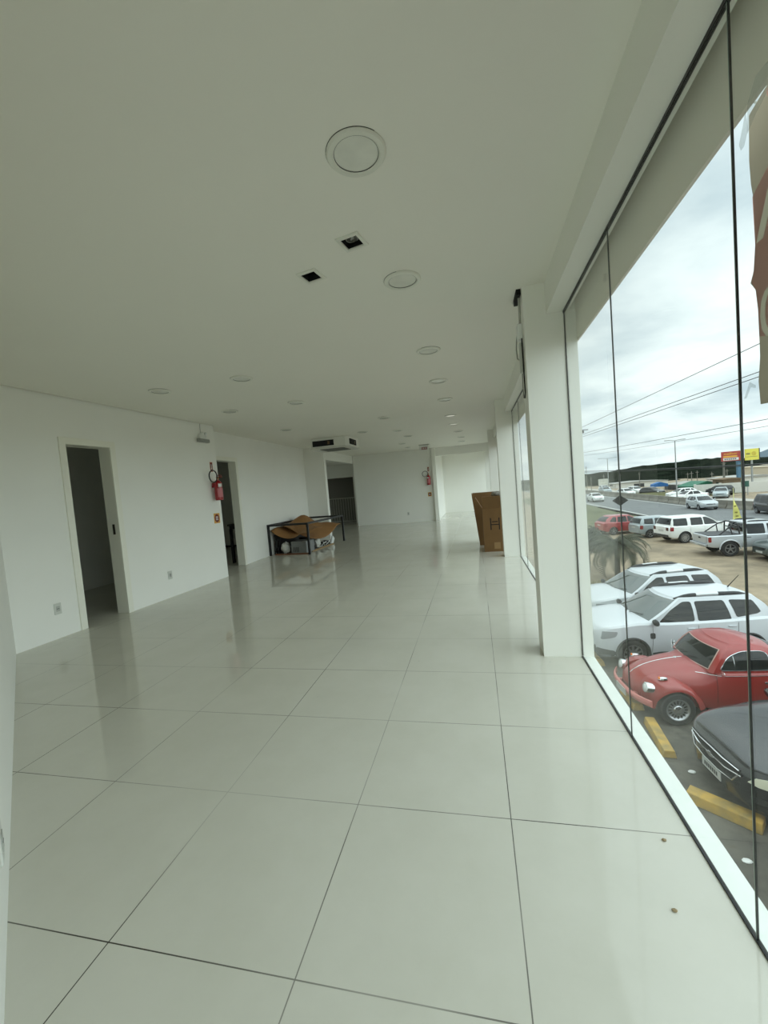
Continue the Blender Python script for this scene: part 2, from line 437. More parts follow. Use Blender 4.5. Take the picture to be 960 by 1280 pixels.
# ceiling cassette air conditioner
t = thing('air_conditioner', 'white ceiling cassette air conditioner with black louvre openings', 'air conditioner', (-3.32, 9.77, HC), 0)
S = .50
oct_ = lambda s, c: [(-s+c, -s), (s-c, -s), (s, -s+c), (s, s-c), (s-c, s), (-s+c, s), (-s, s-c), (-s, -s+c)]
MB().prism(oct_(S-.01, .08), -.225, -.001).build('body', mat('ac_shell', (226, 226, 218), .45), t, bevel=.006)
MB().prism(oct_(S+.01, .10), -.245, -.222).build('panel', mat('ac_panel', (208, 208, 199), .5), t, bevel=.004)
MB().prism(oct_(S*.62, .03), -.252, -.2445).build('intake_grille', mat('ac_grille', (96, 97, 90), .6), t)
for k in range(4):
    M = Matrix.Rotation(k*PI/2, 4, 'Z')
    lo = MB().box((-.40, -S-.004, -.19), (.13, -S+.012, -.06), 0, M).build('louvre_opening', MATBLK, t)
    mb = MB()
    for z in (-.15, -.12, -.09): mb.box((-.39, -S-.006, z), (.12, -S-.003, z+.006), 0, M)
    mb.build('louvre_blade', PLASTIC, lo)
    MB().box((-.02, -S-.007, -.16), (.03, -S-.0045, -.085), 0, M).build('louvre_tab', mat('tab_brown', (96, 78, 48), .5), lo)
MB().tube([(.30, .62, -.03), (.36, .60, -.12), (.33, .58, -.19)], .035, 10).build('drain_pipe', WHITEP, t, smooth=True)

# emergency lamp on the left wall with its cord
t = thing('emergency_light', 'small white emergency lamp high on the left wall above the extinguisher', 'emergency light', (-4.37, 6.03, 2.33))
MB().box((.004, -.13, .0), (.07, .13, .055)).build('lamp_bar', mat('lamp_grey', (150, 152, 146), .4), t, bevel=.01)
MB().box((.004, -.08, .055), (.05, .08, .13)).build('housing', WHITEP, t, bevel=.008)
for s in (-1, 1): MB().lathe([(.001, .0), (.024, .0), (.028, .02), (.02, .035), (.001, .04)], 14, M=Matrix.Translation((.045, s*.045, .14)), axis='x').build('lamp_head', WHITEP, t, smooth=True)
MB().tube([(.006, -.01, .12), (.006, -.012, .2), (.006, -.01, .308)], .003, 6).build('cord', mat('grey_cord', (120, 120, 112), .6), t)

# hanging exit sign near the back
t = thing('exit_sign', 'small red and white exit sign hanging from the ceiling before the back wall', 'exit sign', (-1.52, 13.3, 2.46))
MB().box((-.15, -.012, .0), (.15, .012, .16)).build('panel', WHITEP, t, bevel=.004)
MB().box((-.09, -.016, .02), (.10, -.011, .09)).build('red_panel', mat('sign_red', (150, 34, 26), .5), t)
mbx = MB()
for k in range(4): mbx.box((-.07+k*.042, -.0175, .035), (-.045+k*.042, -.0155, .075))
mbx.build('lettering', WHITEP, t)
MB().box((-.17, -.03, .16), (.17, .03, .19)).build('lamp_housing', mat('sign_housing', (165, 165, 155), .5), t, bevel=.006)
for s in (-1, 1): MB().cyl((s*.1, 0, .19), (s*.1, 0, HC-2.46), .004, 8).build('rod', CHROME, t)

# ------------------------------------------------------------------ wall outlets
def outlet(p, xd, nd, label, dark=.35):
    M = frame_M(p, xd, (0,0,1), nd)
    t = thing('wall_outlet', label, 'wall outlet', p)
    Mi = Matrix.Translation(p).inverted() @ M
    MB().box((-.037, -.06, .0005), (.037, .06, .009), 0, Mi).build('plate', mat('outlet_plate', (205, 207, 200), .35), t, bevel=.003)
    MB().box((-.02, -.028, .009), (.02, .028, .0115), 0, Mi).build('socket', mat('outlet_socket', (176, 178, 172), .4), t, bevel=.004)
    m = MB()
    for s in (-1, 0, 1): m.cyl((s*.009, 0, .0105), (s*.009, 0, .0122), .0035, 10, M=Mi)
    m.build('pin_hole', MATBLK, t)
dl = (Vector((A1[0]-A0[0], A1[1]-A0[1], 0))).normalized(); nl = Vector((dl.y, -dl.x, 0))
def on_left(y, z): 
    k = (y-A0[1])/(A1[1]-A0[1]); return (A0[0]+(A1[0]-A0[0])*k, y, z)
outlet(on_left(3.445, .32), dl, nl, 'wall outlet low on the left wall beside the near doorway')
outlet(on_left(5.04, .325), dl, nl, 'wall outlet low on the left wall between the two doorways')
outlet((-2.47, 14.919, .333), (1,0,0), (0,-1,0), 'small wall outlet on the far back wall')
ndg = Vector((.5828, .8126, 0)); 
outlet((-1.55, .921, .30), (-.8126, .5828, 0), ndg, 'wall outlet on the slanted wall at the left edge')

# ------------------------------------------------------------------ fire extinguishers and their signs
RED = mat('extinguisher_red', (150, 16, 26), .25, coat=.4)
def extinguisher(loc, rz, label, hose_side):
    t = thing('fire_extinguisher', label, 'fire extinguisher', loc, rz)
    MB().lathe([(.001, 0), (.060, 0), (.067, .02), (.067, .27), (.060, .305), (.04, .33), (.022, .34), (.022, .355), (.001, .355)], 28, M=Matrix.Translation((0, -.10, 0))).build('cylinder', RED, t, smooth=True)
    MB().cyl((0, -.10, .35), (0, -.10, .39), .02, 14).build('valve', mat('brass', (150, 110, 50), .35, .8), t)
    lv = MB(); lv.box((-.012, -.19, .385), (.012, -.08, .397)); lv.box((-.012, -.18, .415), (.012, -.09, .425)); lv.box((-.010, -.10, .395), (.010, -.088, .417))
    lv.build('handle', RED, t, bevel=.003)
    s = hose_side
    pts = [(0, -.10, .375)]
    for k in range(26):
        a = PI*.05+2*PI*1.02*k/25
        pts.append((s*(.115+.10*-math.cos(a)), -.11, .405+.10*math.sin(a)))
    MB().tube(pts, .010, 8).build('hose', BLACK, t, smooth=True)
    MB().box((-.03, -.036, .22), (.03, -.0, .30)).build('bracket', RED, t)
    lb = MB(); n = 10
    for (a0, a1, z0, z1, mi) in ((-.9, .1, .225, .28, 1), (-1.2, .5, .05, .20, 0)):
        A = [(.0678*math.sin(a0+(a1-a0)*k/n), -.10-.0678*math.cos(a0+(a1-a0)*k/n)) for k in range(n+1)]
        lb.rings([[(x, y, z) for x, y in A] for z in (z0, z1)], mi, caps=False, closed=False)
    lb.build('instruction_label', [mat('label_pink', (190, 110, 116), .5), WHITEP], t)
    return t
e1p = Vector(on_left(6.20, 1.355)); rz_left = math.atan2(nl.y, nl.x)+PI/2
extinguisher(e1p, rz_left, 'red fire extinguisher with looped black hose on the left wall', -1)
extinguisher((-1.62, 14.92, 1.33), 0, 'red fire extinguisher on the far back wall', -1)
def sign(p, xd, nd, label, kind, mul=1.):
    t = thing('safety_sign', label, 'sign', p); M = Matrix.Translation(p).inverted() @ frame_M(p, xd, (0,0,1), nd) @ Matrix.Scale(mul, 4)
    if kind == 'arrow':
        MB().box((-.045, -.11, .0005), (.045, .11, .003), 0, M).build('board', mat('sign_tan', (205, 150, 110), .5), t)
        MB().box((-.035, -.10, .003), (.035, .10, .0038), 0, M).build('red_panel', mat('sign_darkred', (110, 26, 22), .5), t)
        m = MB(); m.prism([(-.02, -.02), (.02, -.02), (0, -.07)], .0038, .0046, 'z', 0, M); m.box((-.008, -.03, .0038), (.008, .06, .0046), 0, M); m.build('arrow', WHITEP, t)
    else:
        MB().box((-.075, -.085, .0005), (.075, .085, .003), 0, M).build('board', mat('sign_yellow', (214, 160, 60), .5), t)
        MB().lathe([(.001, .003), (.060, .003), (.060, .0038), (.001, .0038)], 32, M=M @ Matrix.Scale(1.18, 4, (0,1,0))).build('red_disc', mat('sign_darkred', (110, 26, 22), .5), t)
        m = MB()
        for z in (-.024, 0, .024): m.box((-.03, z-.006, .0039), (.03, z+.006, .0047), 0, M)
        m.build('white_bars', WHITEP, t)
sign(Vector(on_left(6.205, 1.93))+nl*.001, dl, nl, 'narrow red extinguisher sign above the looped hose on the left wall', 'arrow', .75)
sign(Vector(on_left(6.21, 1.05))+nl*.001, dl, nl, 'yellow square with a red disc below the left wall extinguisher', 'disc')
sign(Vector((-1.62, 14.918, 1.90)), (1,0,0), (0,-1,0), 'narrow dark sign above the extinguisher on the far back wall', 'arrow', .7)
sign(Vector((-1.63, 14.918, .985)), (1,0,0), (0,-1,0), 'round dark red sign below the extinguisher on the far back wall', 'disc', .85)

# stair railing in the hall opening
t = thing('stair_railing', 'grey metal railing of upright bars in the stair hall opening', 'railing', (-5.6, 16.42, 0))
RAIL = mat('railing_grey', (150, 150, 138), .5, .2)
MB().box((-.74, -.02, 1.04), (.71, .02, 1.08)).build('handrail', RAIL, t)
MB().box((-.74, -.015, .08), (.71, .015, .115)).build('bottom_rail', RAIL, t)
for k in range(14):
    x = -.72+k*.108
    MB().box((x-.008, -.008, .115), (x+.008, .008, 1.04)).build('baluster', RAIL, t)
for s in (-.73, .70): MB().box((s-.015, -.015, 0), (s+.015, .015, 1.04)).build('post', RAIL, t)

# table in the room behind the second doorway
t = thing('office_table', 'dark table with black metal legs seen through the second left doorway', 'table', (-5.02, 8.13, 0))
MB().box((-.14, -.46, .80), (.14, 1.2, .835)).build('tabletop', mat('dark_tabletop', (52, 50, 46), .4), t, bevel=.004)
MB().box((-.12, -.42, .73), (.12, 1.16, .80)).build('apron', BLACK, t)
for x in (-.10, .10):
    for y in (-.40, 1.14):
        MB().box((x-.025, y-.025, 0), (x+.025, y+.025, .73)).build('leg', BLACK, t)

# ------------------------------------------------------------------ black frame table and the junk under it
ux = Vector((1.02, -.10, 0)).normalized(); FR = (-4.69, 8.47, 0)
t = thing('table_frame', 'bare black square-tube table frame standing against the left wall', 'table frame', FR, math.atan2(-.06, 1.02))
W_, D_, Hf, q = 1.03, 2.13, .715, .045
for x in (.0, W_-q):
    for y in (0, D_-q): MB().box((x, y, 0), (x+q, y+q, Hf-q)).build('leg', BLACK, t, bevel=.003)
MB().box((0, 0, Hf-q), (W_, q, Hf)).build('rail', BLACK, t, bevel=.003); MB().box((0, D_-q, Hf-q), (W_, D_, Hf)).build('rail', BLACK, t, bevel=.003)
MB().box((0, q, Hf-q), (q, D_-q, Hf)).build('rail', BLACK, t, bevel=.003); MB().box((W_-q, q, Hf-q), (W_, D_-q, Hf)).build('rail', BLACK, t, bevel=.003)
RZF = math.atan2(-.06, 1.02); MF = Matrix.Translation(FR) @ Matrix.Rotation(RZF, 4, 'Z')
def in_frame(x, y, z=0): return tuple(MF @ Vector((x, y, z)))
def sheet(name, label, cat, fn, nu, nv, m, th=.006):
    mb = MB(); V = [[Vector(fn(i/nu, j/nv)) for j in range(nv+1)] for i in range(nu+1)]
    flat = [MF @ p for r in V for p in r]
    mb.add(flat, [(i*(nv+1)+j, (i+1)*(nv+1)+j, (i+1)*(nv+1)+j+1, i*(nv+1)+j+1) for i in range(nu) for j in range(nv)])
    o = mb.build(name, m, smooth=True, angle=60)
    md = o.modifiers.new('thick', 'SOLIDIFY'); md.thickness = th; md.offset = 0
    return tag(o, label, cat)
KRAFT = mat('kraft_cardboard', (150, 108, 62), .75, var=.14, scale=4)
def sh1(u, v):      # front sheet, its front edge sagging between the legs
    x = .05+u*.93; y = .075+v*.80
    fr = .57-.17*math.sin(PI*min(1, u*1.25))**.8-.10*u
    bk = .64-.10*u
    return (x, y, fr+(bk-fr)*v**.8+.02*math.sin(v*6+u*5))
sheet('cardboard_sheet', 'flattened brown cardboard sheet draped over the junk at the front of the frame', 'cardboard', sh1, 24, 16, KRAFT)
def sh2(u, v):      # rear sheet, folded up to a ridge at the wall side, hanging down at the room side
    x = .07+u*.90; y = .45+v*1.60-.25*u*(1-v)
    lft = .64-.10*v; rgt = .33-.16*math.sin(PI*min(1, v*1.15))+.18*v
    k = u**1.2
    bump = .30*math.exp(-((v-.56)/.22)**2-((u-.26)/.30)**2)
    return (x, y, lft+(rgt-lft)*k+bump+.02*math.sin(u*7+v*4))
sheet('cardboard_sheet', 'larger brown cardboard sheet folded to a ridge above the rear of the frame', 'cardboard', sh2, 24, 26, KRAFT)
CRUMBS = [(0.565, 1.534, 'larger brown crumb on the floor near the sill beyond the grout line'), (0.491, 1.280, 'nearer brown crumb on the floor tile beside the window sill')]
# grey metal case with slots
t = thing('metal_case', 'grey metal appliance case with four upright slots under the frame', 'appliance case', in_frame(.70, .22), RZF)
MB().box((-.19, -.11, .012), (.19, .30, .29)).build('housing', GREYMET, t, bevel=.006)
MB().box((-.19, -.113, .245), (.19, -.11, .285)).build('top_band', mat('case_band', (110, 111, 108), .5), t)
for k in range(4): MB().box((-.14+k*.04, -.1135, .05), (-.125+k*.04, -.1095, .16)).build('slot', MATBLK, t)
def crumple(name, label, cat, c, s, m, seed, amp=.28):
    bm = bmesh.new(); bmesh.ops.create_icosphere(bm, subdivisions=4, radius=1)
    for v in bm.verts:
        n = noise.noise(v.co*2.2+Vector((seed, 0, 0)))*amp+abs(noise.noise(v.co*5+Vector((0, seed, 0))))*amp*.8
        v.co = Vector((v.co.x*s[0], v.co.y*s[1], v.co.z*s[2]))*(1+n)
    zmin = min(v.co.z for v in bm.verts)
    for v in bm.verts: v.co.z -= zmin
    me = bpy.data.meshes.new(name); bm.to_mesh(me); bm.free(); me.materials.append(m)
    for p in me.polygons: p.use_smooth = True
    o = bpy.data.objects.new(name, me); C.objects.link(o); o.location = c; return tag(o, label, cat)
BAG = mat('white_bag_plastic', (196, 196, 188), .3)
crumple('plastic_bag', 'crumpled white plastic bag left of the grey metal case', 'bag', in_frame(.32, .20, .0), (.10, .10, .12), BAG, 3)
crumple('plastic_bag', 'small white bag behind the front right leg of the frame', 'bag', in_frame(.84, .80, .02), (.06, .10, .12), BAG, 9)
tag(MB().box((.0, 0, 0), (.86, .05, .03), 0, MF @ Matrix.Translation((.12, .047, 0))).build('wooden_slat', mat('reddish_wood', (110, 70, 46), .6), bevel=.003), 'reddish wooden slat lying along the front of the black frame', 'slat')
tag(MB().box((0, 0, 0), (.04, 1.2, .025), 0, MF @ Matrix.Translation((.86, .40, 0)) @ Matrix.Rotation(-.02, 4, 'Z')).build('wooden_slat', mat('pale_wood', (150, 122, 82), .6), bevel=.003), 'pale wooden slat lying along the right side of the black frame', 'slat')
t = thing('folding_stand', 'dark folded metal stand leaning under the left end of the frame', 'stand', in_frame(.06, .14), RZF)
for k, (x0, x1, y) in enumerate(((0, .10, 0), (.10, .02, .03), (.05, .14, .06))):
    MB().tube([(x0, y, .012), (x1, y+.02, .36)], .012, 8).build('bar', BLACK, t)
MB().tube([(.02, .0, .10), (.12, .06, .12)], .008, 8).build('stretcher', BLACK, t)
t = thing('black_crate', 'black open crate beside the grey metal case under the frame', 'crate', in_frame(.63, .72), RZF)
mb = MB(); mb.box((-.12, -.12, .0), (.10, .28, .012)); mb.box((-.12, -.12, .012), (-.108, .28, .27)); mb.box((.088, -.12, .012), (.10, .28, .27)); mb.box((-.108, -.12, .012), (.088, -.108, .27)); mb.box((-.108, .268, .012), (.088, .28, .27))
mb.build('crate_wall', BLACK, t)
MB().box((-.13, -.13, .25), (.11, -.10, .275)).build('lip', PLASTIC, t)
t = thing('cable_bundle', 'tangle of black cables on the floor at the right side of the frame', 'cables', in_frame(.80, 1.25), RZF)
for k in range(6):
    pts = []
    for i in range(24):
        a = i*.55+k; pts.append((.07*math.sin(a*1.1+k)+.01*k-.03, .20*math.cos(a*.5+k*1.3), .02+.10*abs(math.sin(a*.7+k))))
    MB().tube(pts, .010, 6).build('cable', BLACK if k < 4 else WHITEP, t, smooth=True)
tag(MB().box((0, 0, 0), (.03, 1.75, .46), 0, MF @ Matrix.Translation((.055, .20, .0)) @ Matrix.Rotation(-.03, 4, 'Y')).build('darkening_board', mat('darkening_board_paint', (34, 32, 30), .6), bevel=.004), 'added dark board on edge, darkening the wall side inside the black frame', 'board')  # this board and the next are added to make the frame's inside dark
tag(MB().box((0, 0, 0), (.52, .05, .27), 0, MF @ Matrix.Translation((.16, 1.16, .0))).build('darkening_board', MATS['darkening_board_paint'], bevel=.004), 'added short dark board darkening the middle of the black frame', 'board')
tag(MB().box((-.02, -.12, 0), (.02, .12, .13), 0, MF @ Matrix.Translation((.84, 1.74, .03)) @ Matrix.Rotation(.9, 4, 'X')).build('white_panel', WHITEP, bevel=.004), 'narrow white panel propped at the far right of the frame', 'panel')

for k, (x_, y_, l_) in enumerate(CRUMBS):
    crumple('plaster_crumb', l_, 'crumb', (x_, y_, 0), (.007, .005, .003), mat('crumb_brown', (150, 132, 100), .9), 21+k)

# ------------------------------------------------------------------ tall cardboard boxes behind the second column
def tall_box(loc, rz, w, d, h, flap, label, lean=0., mark=True, flaps=(.5, .3, -.4, .3)):
    t = thing('cardboard_box', label, 'cardboard box', loc, rz); k = .008
    sh = Matrix.Identity(4); sh[0][2] = -lean
    mb = MB(); mb.box((0, 0, 0), (w, d, .01), 0, sh); mb.box((0, 0, .01), (w, k, h), 0, sh); mb.box((0, d-k, .01), (w, d, h), 0, sh); mb.box((0, k, .01), (k, d-k, h), 0, sh); mb.box((w-k, k, .01), (w, d-k, h), 0, sh)
    mb.build('carton', CARD, t)
    def flp(o, ax, ln, ang, dirn):
        # a flap hinged at the rim: standing up for ang 0, folding outwards for positive ang
        up = Vector((0, 0, 1))*math.cos(ang)+Vector(dirn)*math.sin(ang)
        o = sh @ Vector(o); n = Vector(ax).cross(up).normalized()*.005
        a, b = o, o+Vector(ax)*ln; c, d_ = b+up*flap-Vector(ax)*.01, a+up*flap+Vector(ax)*.01
        MB().add([a-n, b-n, c-n, d_-n, a+n, b+n, c+n, d_+n], [(0,1,2,3),(4,7,6,5),(0,4,5,1),(1,5,6,2),(2,6,7,3),(3,7,4,0)]).build('flap', CARD, t)
    flp((0, .004, h), (1,0,0), w, flaps[0], (0,-1,0)); flp((0, d-.004, h), (1,0,0), w, flaps[1], (0,1,0))
    flp((.004, 0, h), (0,1,0), d, flaps[2], (-1,0,0)); flp((w-.004, 0, h), (0,1,0), d, flaps[3], (1,0,0))
    if mark:
        m = MB(); x0 = w*.23; zc = h*.63
        m.box((x0, -.002, zc-.10), (x0+.02, .0, zc+.12)); m.box((x0+.15, -.002, zc-.10), (x0+.17, .0, zc+.12))
        m.box((x0+.02, -.002, zc-.012), (x0+.15, .0, zc+.005)); m.box((x0+.035, -.002, zc+.04), (x0+.135, .0, zc+.058))
        m.build('printed_mark', mat('print_ink', (40, 30, 22), .7), t)
        MB().box((x0+.05, -.0015, .05), (x0+.16, 0, .17)).build('tape_patch', mat('parcel_tape', (160, 128, 86), .4), t)
    return t
tall_box((.095, 7.72, 0), .0, .56, .52, .80, .235, 'tall brown cardboard box printed with an H mark beside the second column', flaps=(.32, .5, .5, .2))
tall_box((.02, 8.55, 0), .0, .60, .55, .98, .09, 'larger brown cardboard box leaning left behind the H marked box', lean=.10, mark=False, flaps=(.1, .1, .05, .1))
crumple('packing_paper', 'scrap of grey wrapping paper on top of the cardboard boxes', 'paper', (.40, 8.15, .98), (.10, .16, .05), mat('wrapping_grey', (130, 126, 116), .6), 5)

# cables and small box hanging on the inner face of the first column
t = thing('hanging_cables', 'white junction box with loose cables hanging on the first column', 'cables', (.408, 3.20, 2.641))
MB().box((-.035, -.03, -.33), (-.001, .035, -.22)).build('junction_box', WHITEP, t, bevel=.004)
MB().tube([(-.01, .0, -.01), (-.012, .0, -.22)], .008, 8).build('conduit', mat('conduit_grey', (170, 170, 160), .5), t)
MB().tube([(-.02, .03, -.27), (-.02, .12, -.25), (-.02, .20, -.27), (-.02, .24, -.32), (-.02, .21, -.40), (-.02, .10, -.44), (-.012, .03, -.46)], .005, 8).build('loop_cable', mat('cable_grey', (150, 150, 142), .5), t, smooth=True)
MB().box((-.028, -.02, -.56), (-.001, .03, -.35)).build('plug_adapter', mat('adapter_white', (196, 198, 190), .4), t, bevel=.004)
MB().tube([(-.012, -.045, -.33), (-.013, -.06, -.52), (-.012, -.06, -.72), (-.013, -.03, -.75)], .005, 8).build('black_cable', BLACK, t, smooth=True)
MB().tube([(-.012, .035, -.56), (-.013, .04, -.66), (-.012, .03, -.74)], .004, 8).build('grey_cable', mat('cable_grey', (150, 150, 142), .5), t, smooth=True)
MB().box((-.032, -.06, -.03), (-.004, .14, .05)).build('gap_dark_block', MATBLK, t)  # black block standing for the darkness in the open ceiling gap

# ================================================================== VEHICLES
def wheel(t, x, y, r, w, rim_r, style, m_rim=None):
    """one road wheel; y > 0 is the left side"""
    s = 1 if y > 0 else -1
    prof = [(rim_r*.96, -w/2), (r*.90, -w/2), (r*.985, -w*.40), (r, -w*.2), (r, w*.2), (r*.985, w*.40), (r*.90, w/2), (rim_r, w*.46), (rim_r*.97, w*.30), (rim_r*.5, w*.2), (.001, w*.2)]
    M = Matrix.Translation((x, y, r)) @ Matrix.Rotation(0 if s > 0 else PI, 4, 'Z')
    tyre = MB().lathe(prof, 32, axis='y', M=M).build('wheel', RUBBER, t, smooth=True)
    m = m_rim or ALLOY; mb = MB()
    if style == 'steel':
        mb.lathe([(rim_r, w*.46), (rim_r*1.03, w*.49), (rim_r*.95, w*.50), (rim_r*.86, w*.40), (rim_r*.80, w*.34), (rim_r*.50, w*.40), (rim_r*.44, w*.44), (rim_r*.2, w*.42), (.001, w*.42)], 32, axis='y', M=M, caps=False)
        rim = mb.build('rim', m, tyre, smooth=True)
        h = MB()
        for k in range(16):
            a = 2*PI*k/16; rr = rim_r*.70
            h.add([(rr*math.sin(a)+.012*dx*math.cos(a)+.030*dz*math.sin(a), w*.385+ (.004), rr*math.cos(a)-.012*dx*math.sin(a)+.030*dz*math.cos(a)) for dx, dz in ((-1,-1),(1,-1),(1,1),(-1,1))], [(0,1,2,3)], 0, M)
        h.build('vent_slot', MATBLK, rim)
        MB().lathe([(rim_r*.40, w*.43), (rim_r*.34, w*.50), (rim_r*.15, w*.55), (.001, w*.56)], 20, axis='y', M=M).build('hub_cap', CHROME, rim, smooth=True)
    else:
        mb.lathe([(rim_r, w*.46), (rim_r*1.02, w*.49), (rim_r*.92, w*.49), (rim_r*.88, w*.36)], 32, axis='y', M=M, caps=False)
        n = int(style)
        for k in range(n):
            a = 2*PI*k/n; ca, sa = math.cos(a), math.sin(a)
            def q(rr, tt, yy): return (rr*sa+tt*ca, yy, rr*ca-tt*sa)
            w0, w1 = rim_r*.13, rim_r*.09
            mb.add([q(.02, -w0, w*.44), q(.02, w0, w*.44), q(rim_r*.93, w1, w*.47), q(rim_r*.93, -w1, w*.47), q(.02, -w0, w*.30), q(.02, w0, w*.30), q(rim_r*.93, w1, w*.36), q(rim_r*.93, -w1, w*.36)],
                   [(0,1,2,3),(0,4,5,1),(1,5,6,2),(2,6,7,3),(3,7,4,0)], 0, M)
        mb.lathe([(rim_r*.25, w*.40), (rim_r*.22, w*.47), (.001, w*.48)], 16, axis='y', M=M)
        mb.build('rim', m, tyre, smooth=True)
    return tyre

class Shell:
    """lofted lower body: top line, underside line and half width along x"""
    def __init__(s, top, bot, wid, crown=.03, shoulder=.90, tuck=.94):
        s.top, s.bot, s.wid, s.crown, s.sh, s.tuck = top, bot, wid, crown, shoulder, tuck
    def sec(s, x):
        zt, zb, w = pchip(s.top, x), pchip(s.bot, x), pchip(s.wid, x); h = zt-zb
        cr = s.crown if not isinstance(s.crown, list) else pchip(s.crown, x)
        return [(0, zb), (.8*w, zb), (s.tuck*w, zb+.03*h), (w*(s.tuck+1)/2+.0*w, zb+.12*h), (w, zb+.42*h), (w*.992, zb+.70*h), (w*(s.sh+.065), zt-.07*h), (w*(s.sh+.02), zt-.015*h), (w*s.sh*.93, zt+cr*.12), (w*.6, zt+cr*.62), (w*.3, zt+cr*.92), (0, zt+cr)]
    def ring(s, x):
        h = s.sec(x); return [(x, y, z) for y, z in h]+[(x, -y, z) for y, z in h[-2:0:-1]]
    def y_at(s, x, z):
        h = s.sec(x); best = 0
        for (y0, z0), (y1, z1) in zip(h[2:8], h[3:9]):
            if z0 <= z <= z1: return y0+(y1-y0)*(z-z0)/max(z1-z0, 1e-6)
        return h[4][0] if z < h[4][1] else h[8][0]
    def mesh(s, mb, n=34, mi=0):
        xs = sorted(p[0] for p in s.top); a, b = xs[0], xs[-1]
        X = [b-(b-a)*(.5-.5*math.cos(PI*k/n)) for k in range(n+1)]
        mb.rings([s.ring(x) for x in X], mi)
    def seam(s, x, z0, z1, slant=0, wd=.008, side=1, off=.003):
        pts0, pts1 = [], []
        for k in range(9):
            z = z0+(z1-z0)*k/8; xx = x+slant*(k/8)
            y = s.y_at(xx, z)+off
            pts0.append((xx-wd/2, side*y, z)); pts1.append((xx+wd/2, side*y, z))
        return [pts0, pts1]
    def patch(s, poly, side, off=.006, th=.03):
        """convex polygon in (x, z) wrapped on the curved body side as a thin shell"""
        x0, x1 = min(p[0] for p in poly), max(p[0] for p in poly); n, m = 10, 5; rows = []
        for i in range(n+1):
            x = min(max(x0+(x1-x0)*i/n, x0+1e-4), x1-1e-4); zs = []
            for (xa, za), (xb, zb) in zip(poly, poly[1:]+poly[:1]):
                if (xa-x)*(xb-x) < 0: zs.append(za+(zb-za)*(x-xa)/(xb-xa))
            rows.append([(x, min(zs)+(max(zs)-min(zs))*j/m) for j in range(m+1)])
        V = []; m1 = m+1; N = (n+1)*m1
        for o in (off, off-th): V += [(x, side*(s.y_at(x, z)+o), z) for r_ in rows for x, z in r_]
        Fc = []
        for i in range(n):
            for j in range(m):
                a = i*m1+j; Fc.append((a, a+1, a+m1+1, a+m1)); Fc.append((N+a, N+a+m1, N+a+m1+1, N+a+1))
        bd = [j for j in range(m1)]+[i*m1+m for i in range(1, n+1)]+[n*m1+j for j in range(m-1, -1, -1)]+[i*m1 for i in range(n-1, 0, -1)]
        for k in range(len(bd)):
            p, w = bd[k], bd[(k+1) % len(bd)]; Fc.append((p, N+p, N+w, w))
        return MB().add(V, Fc)

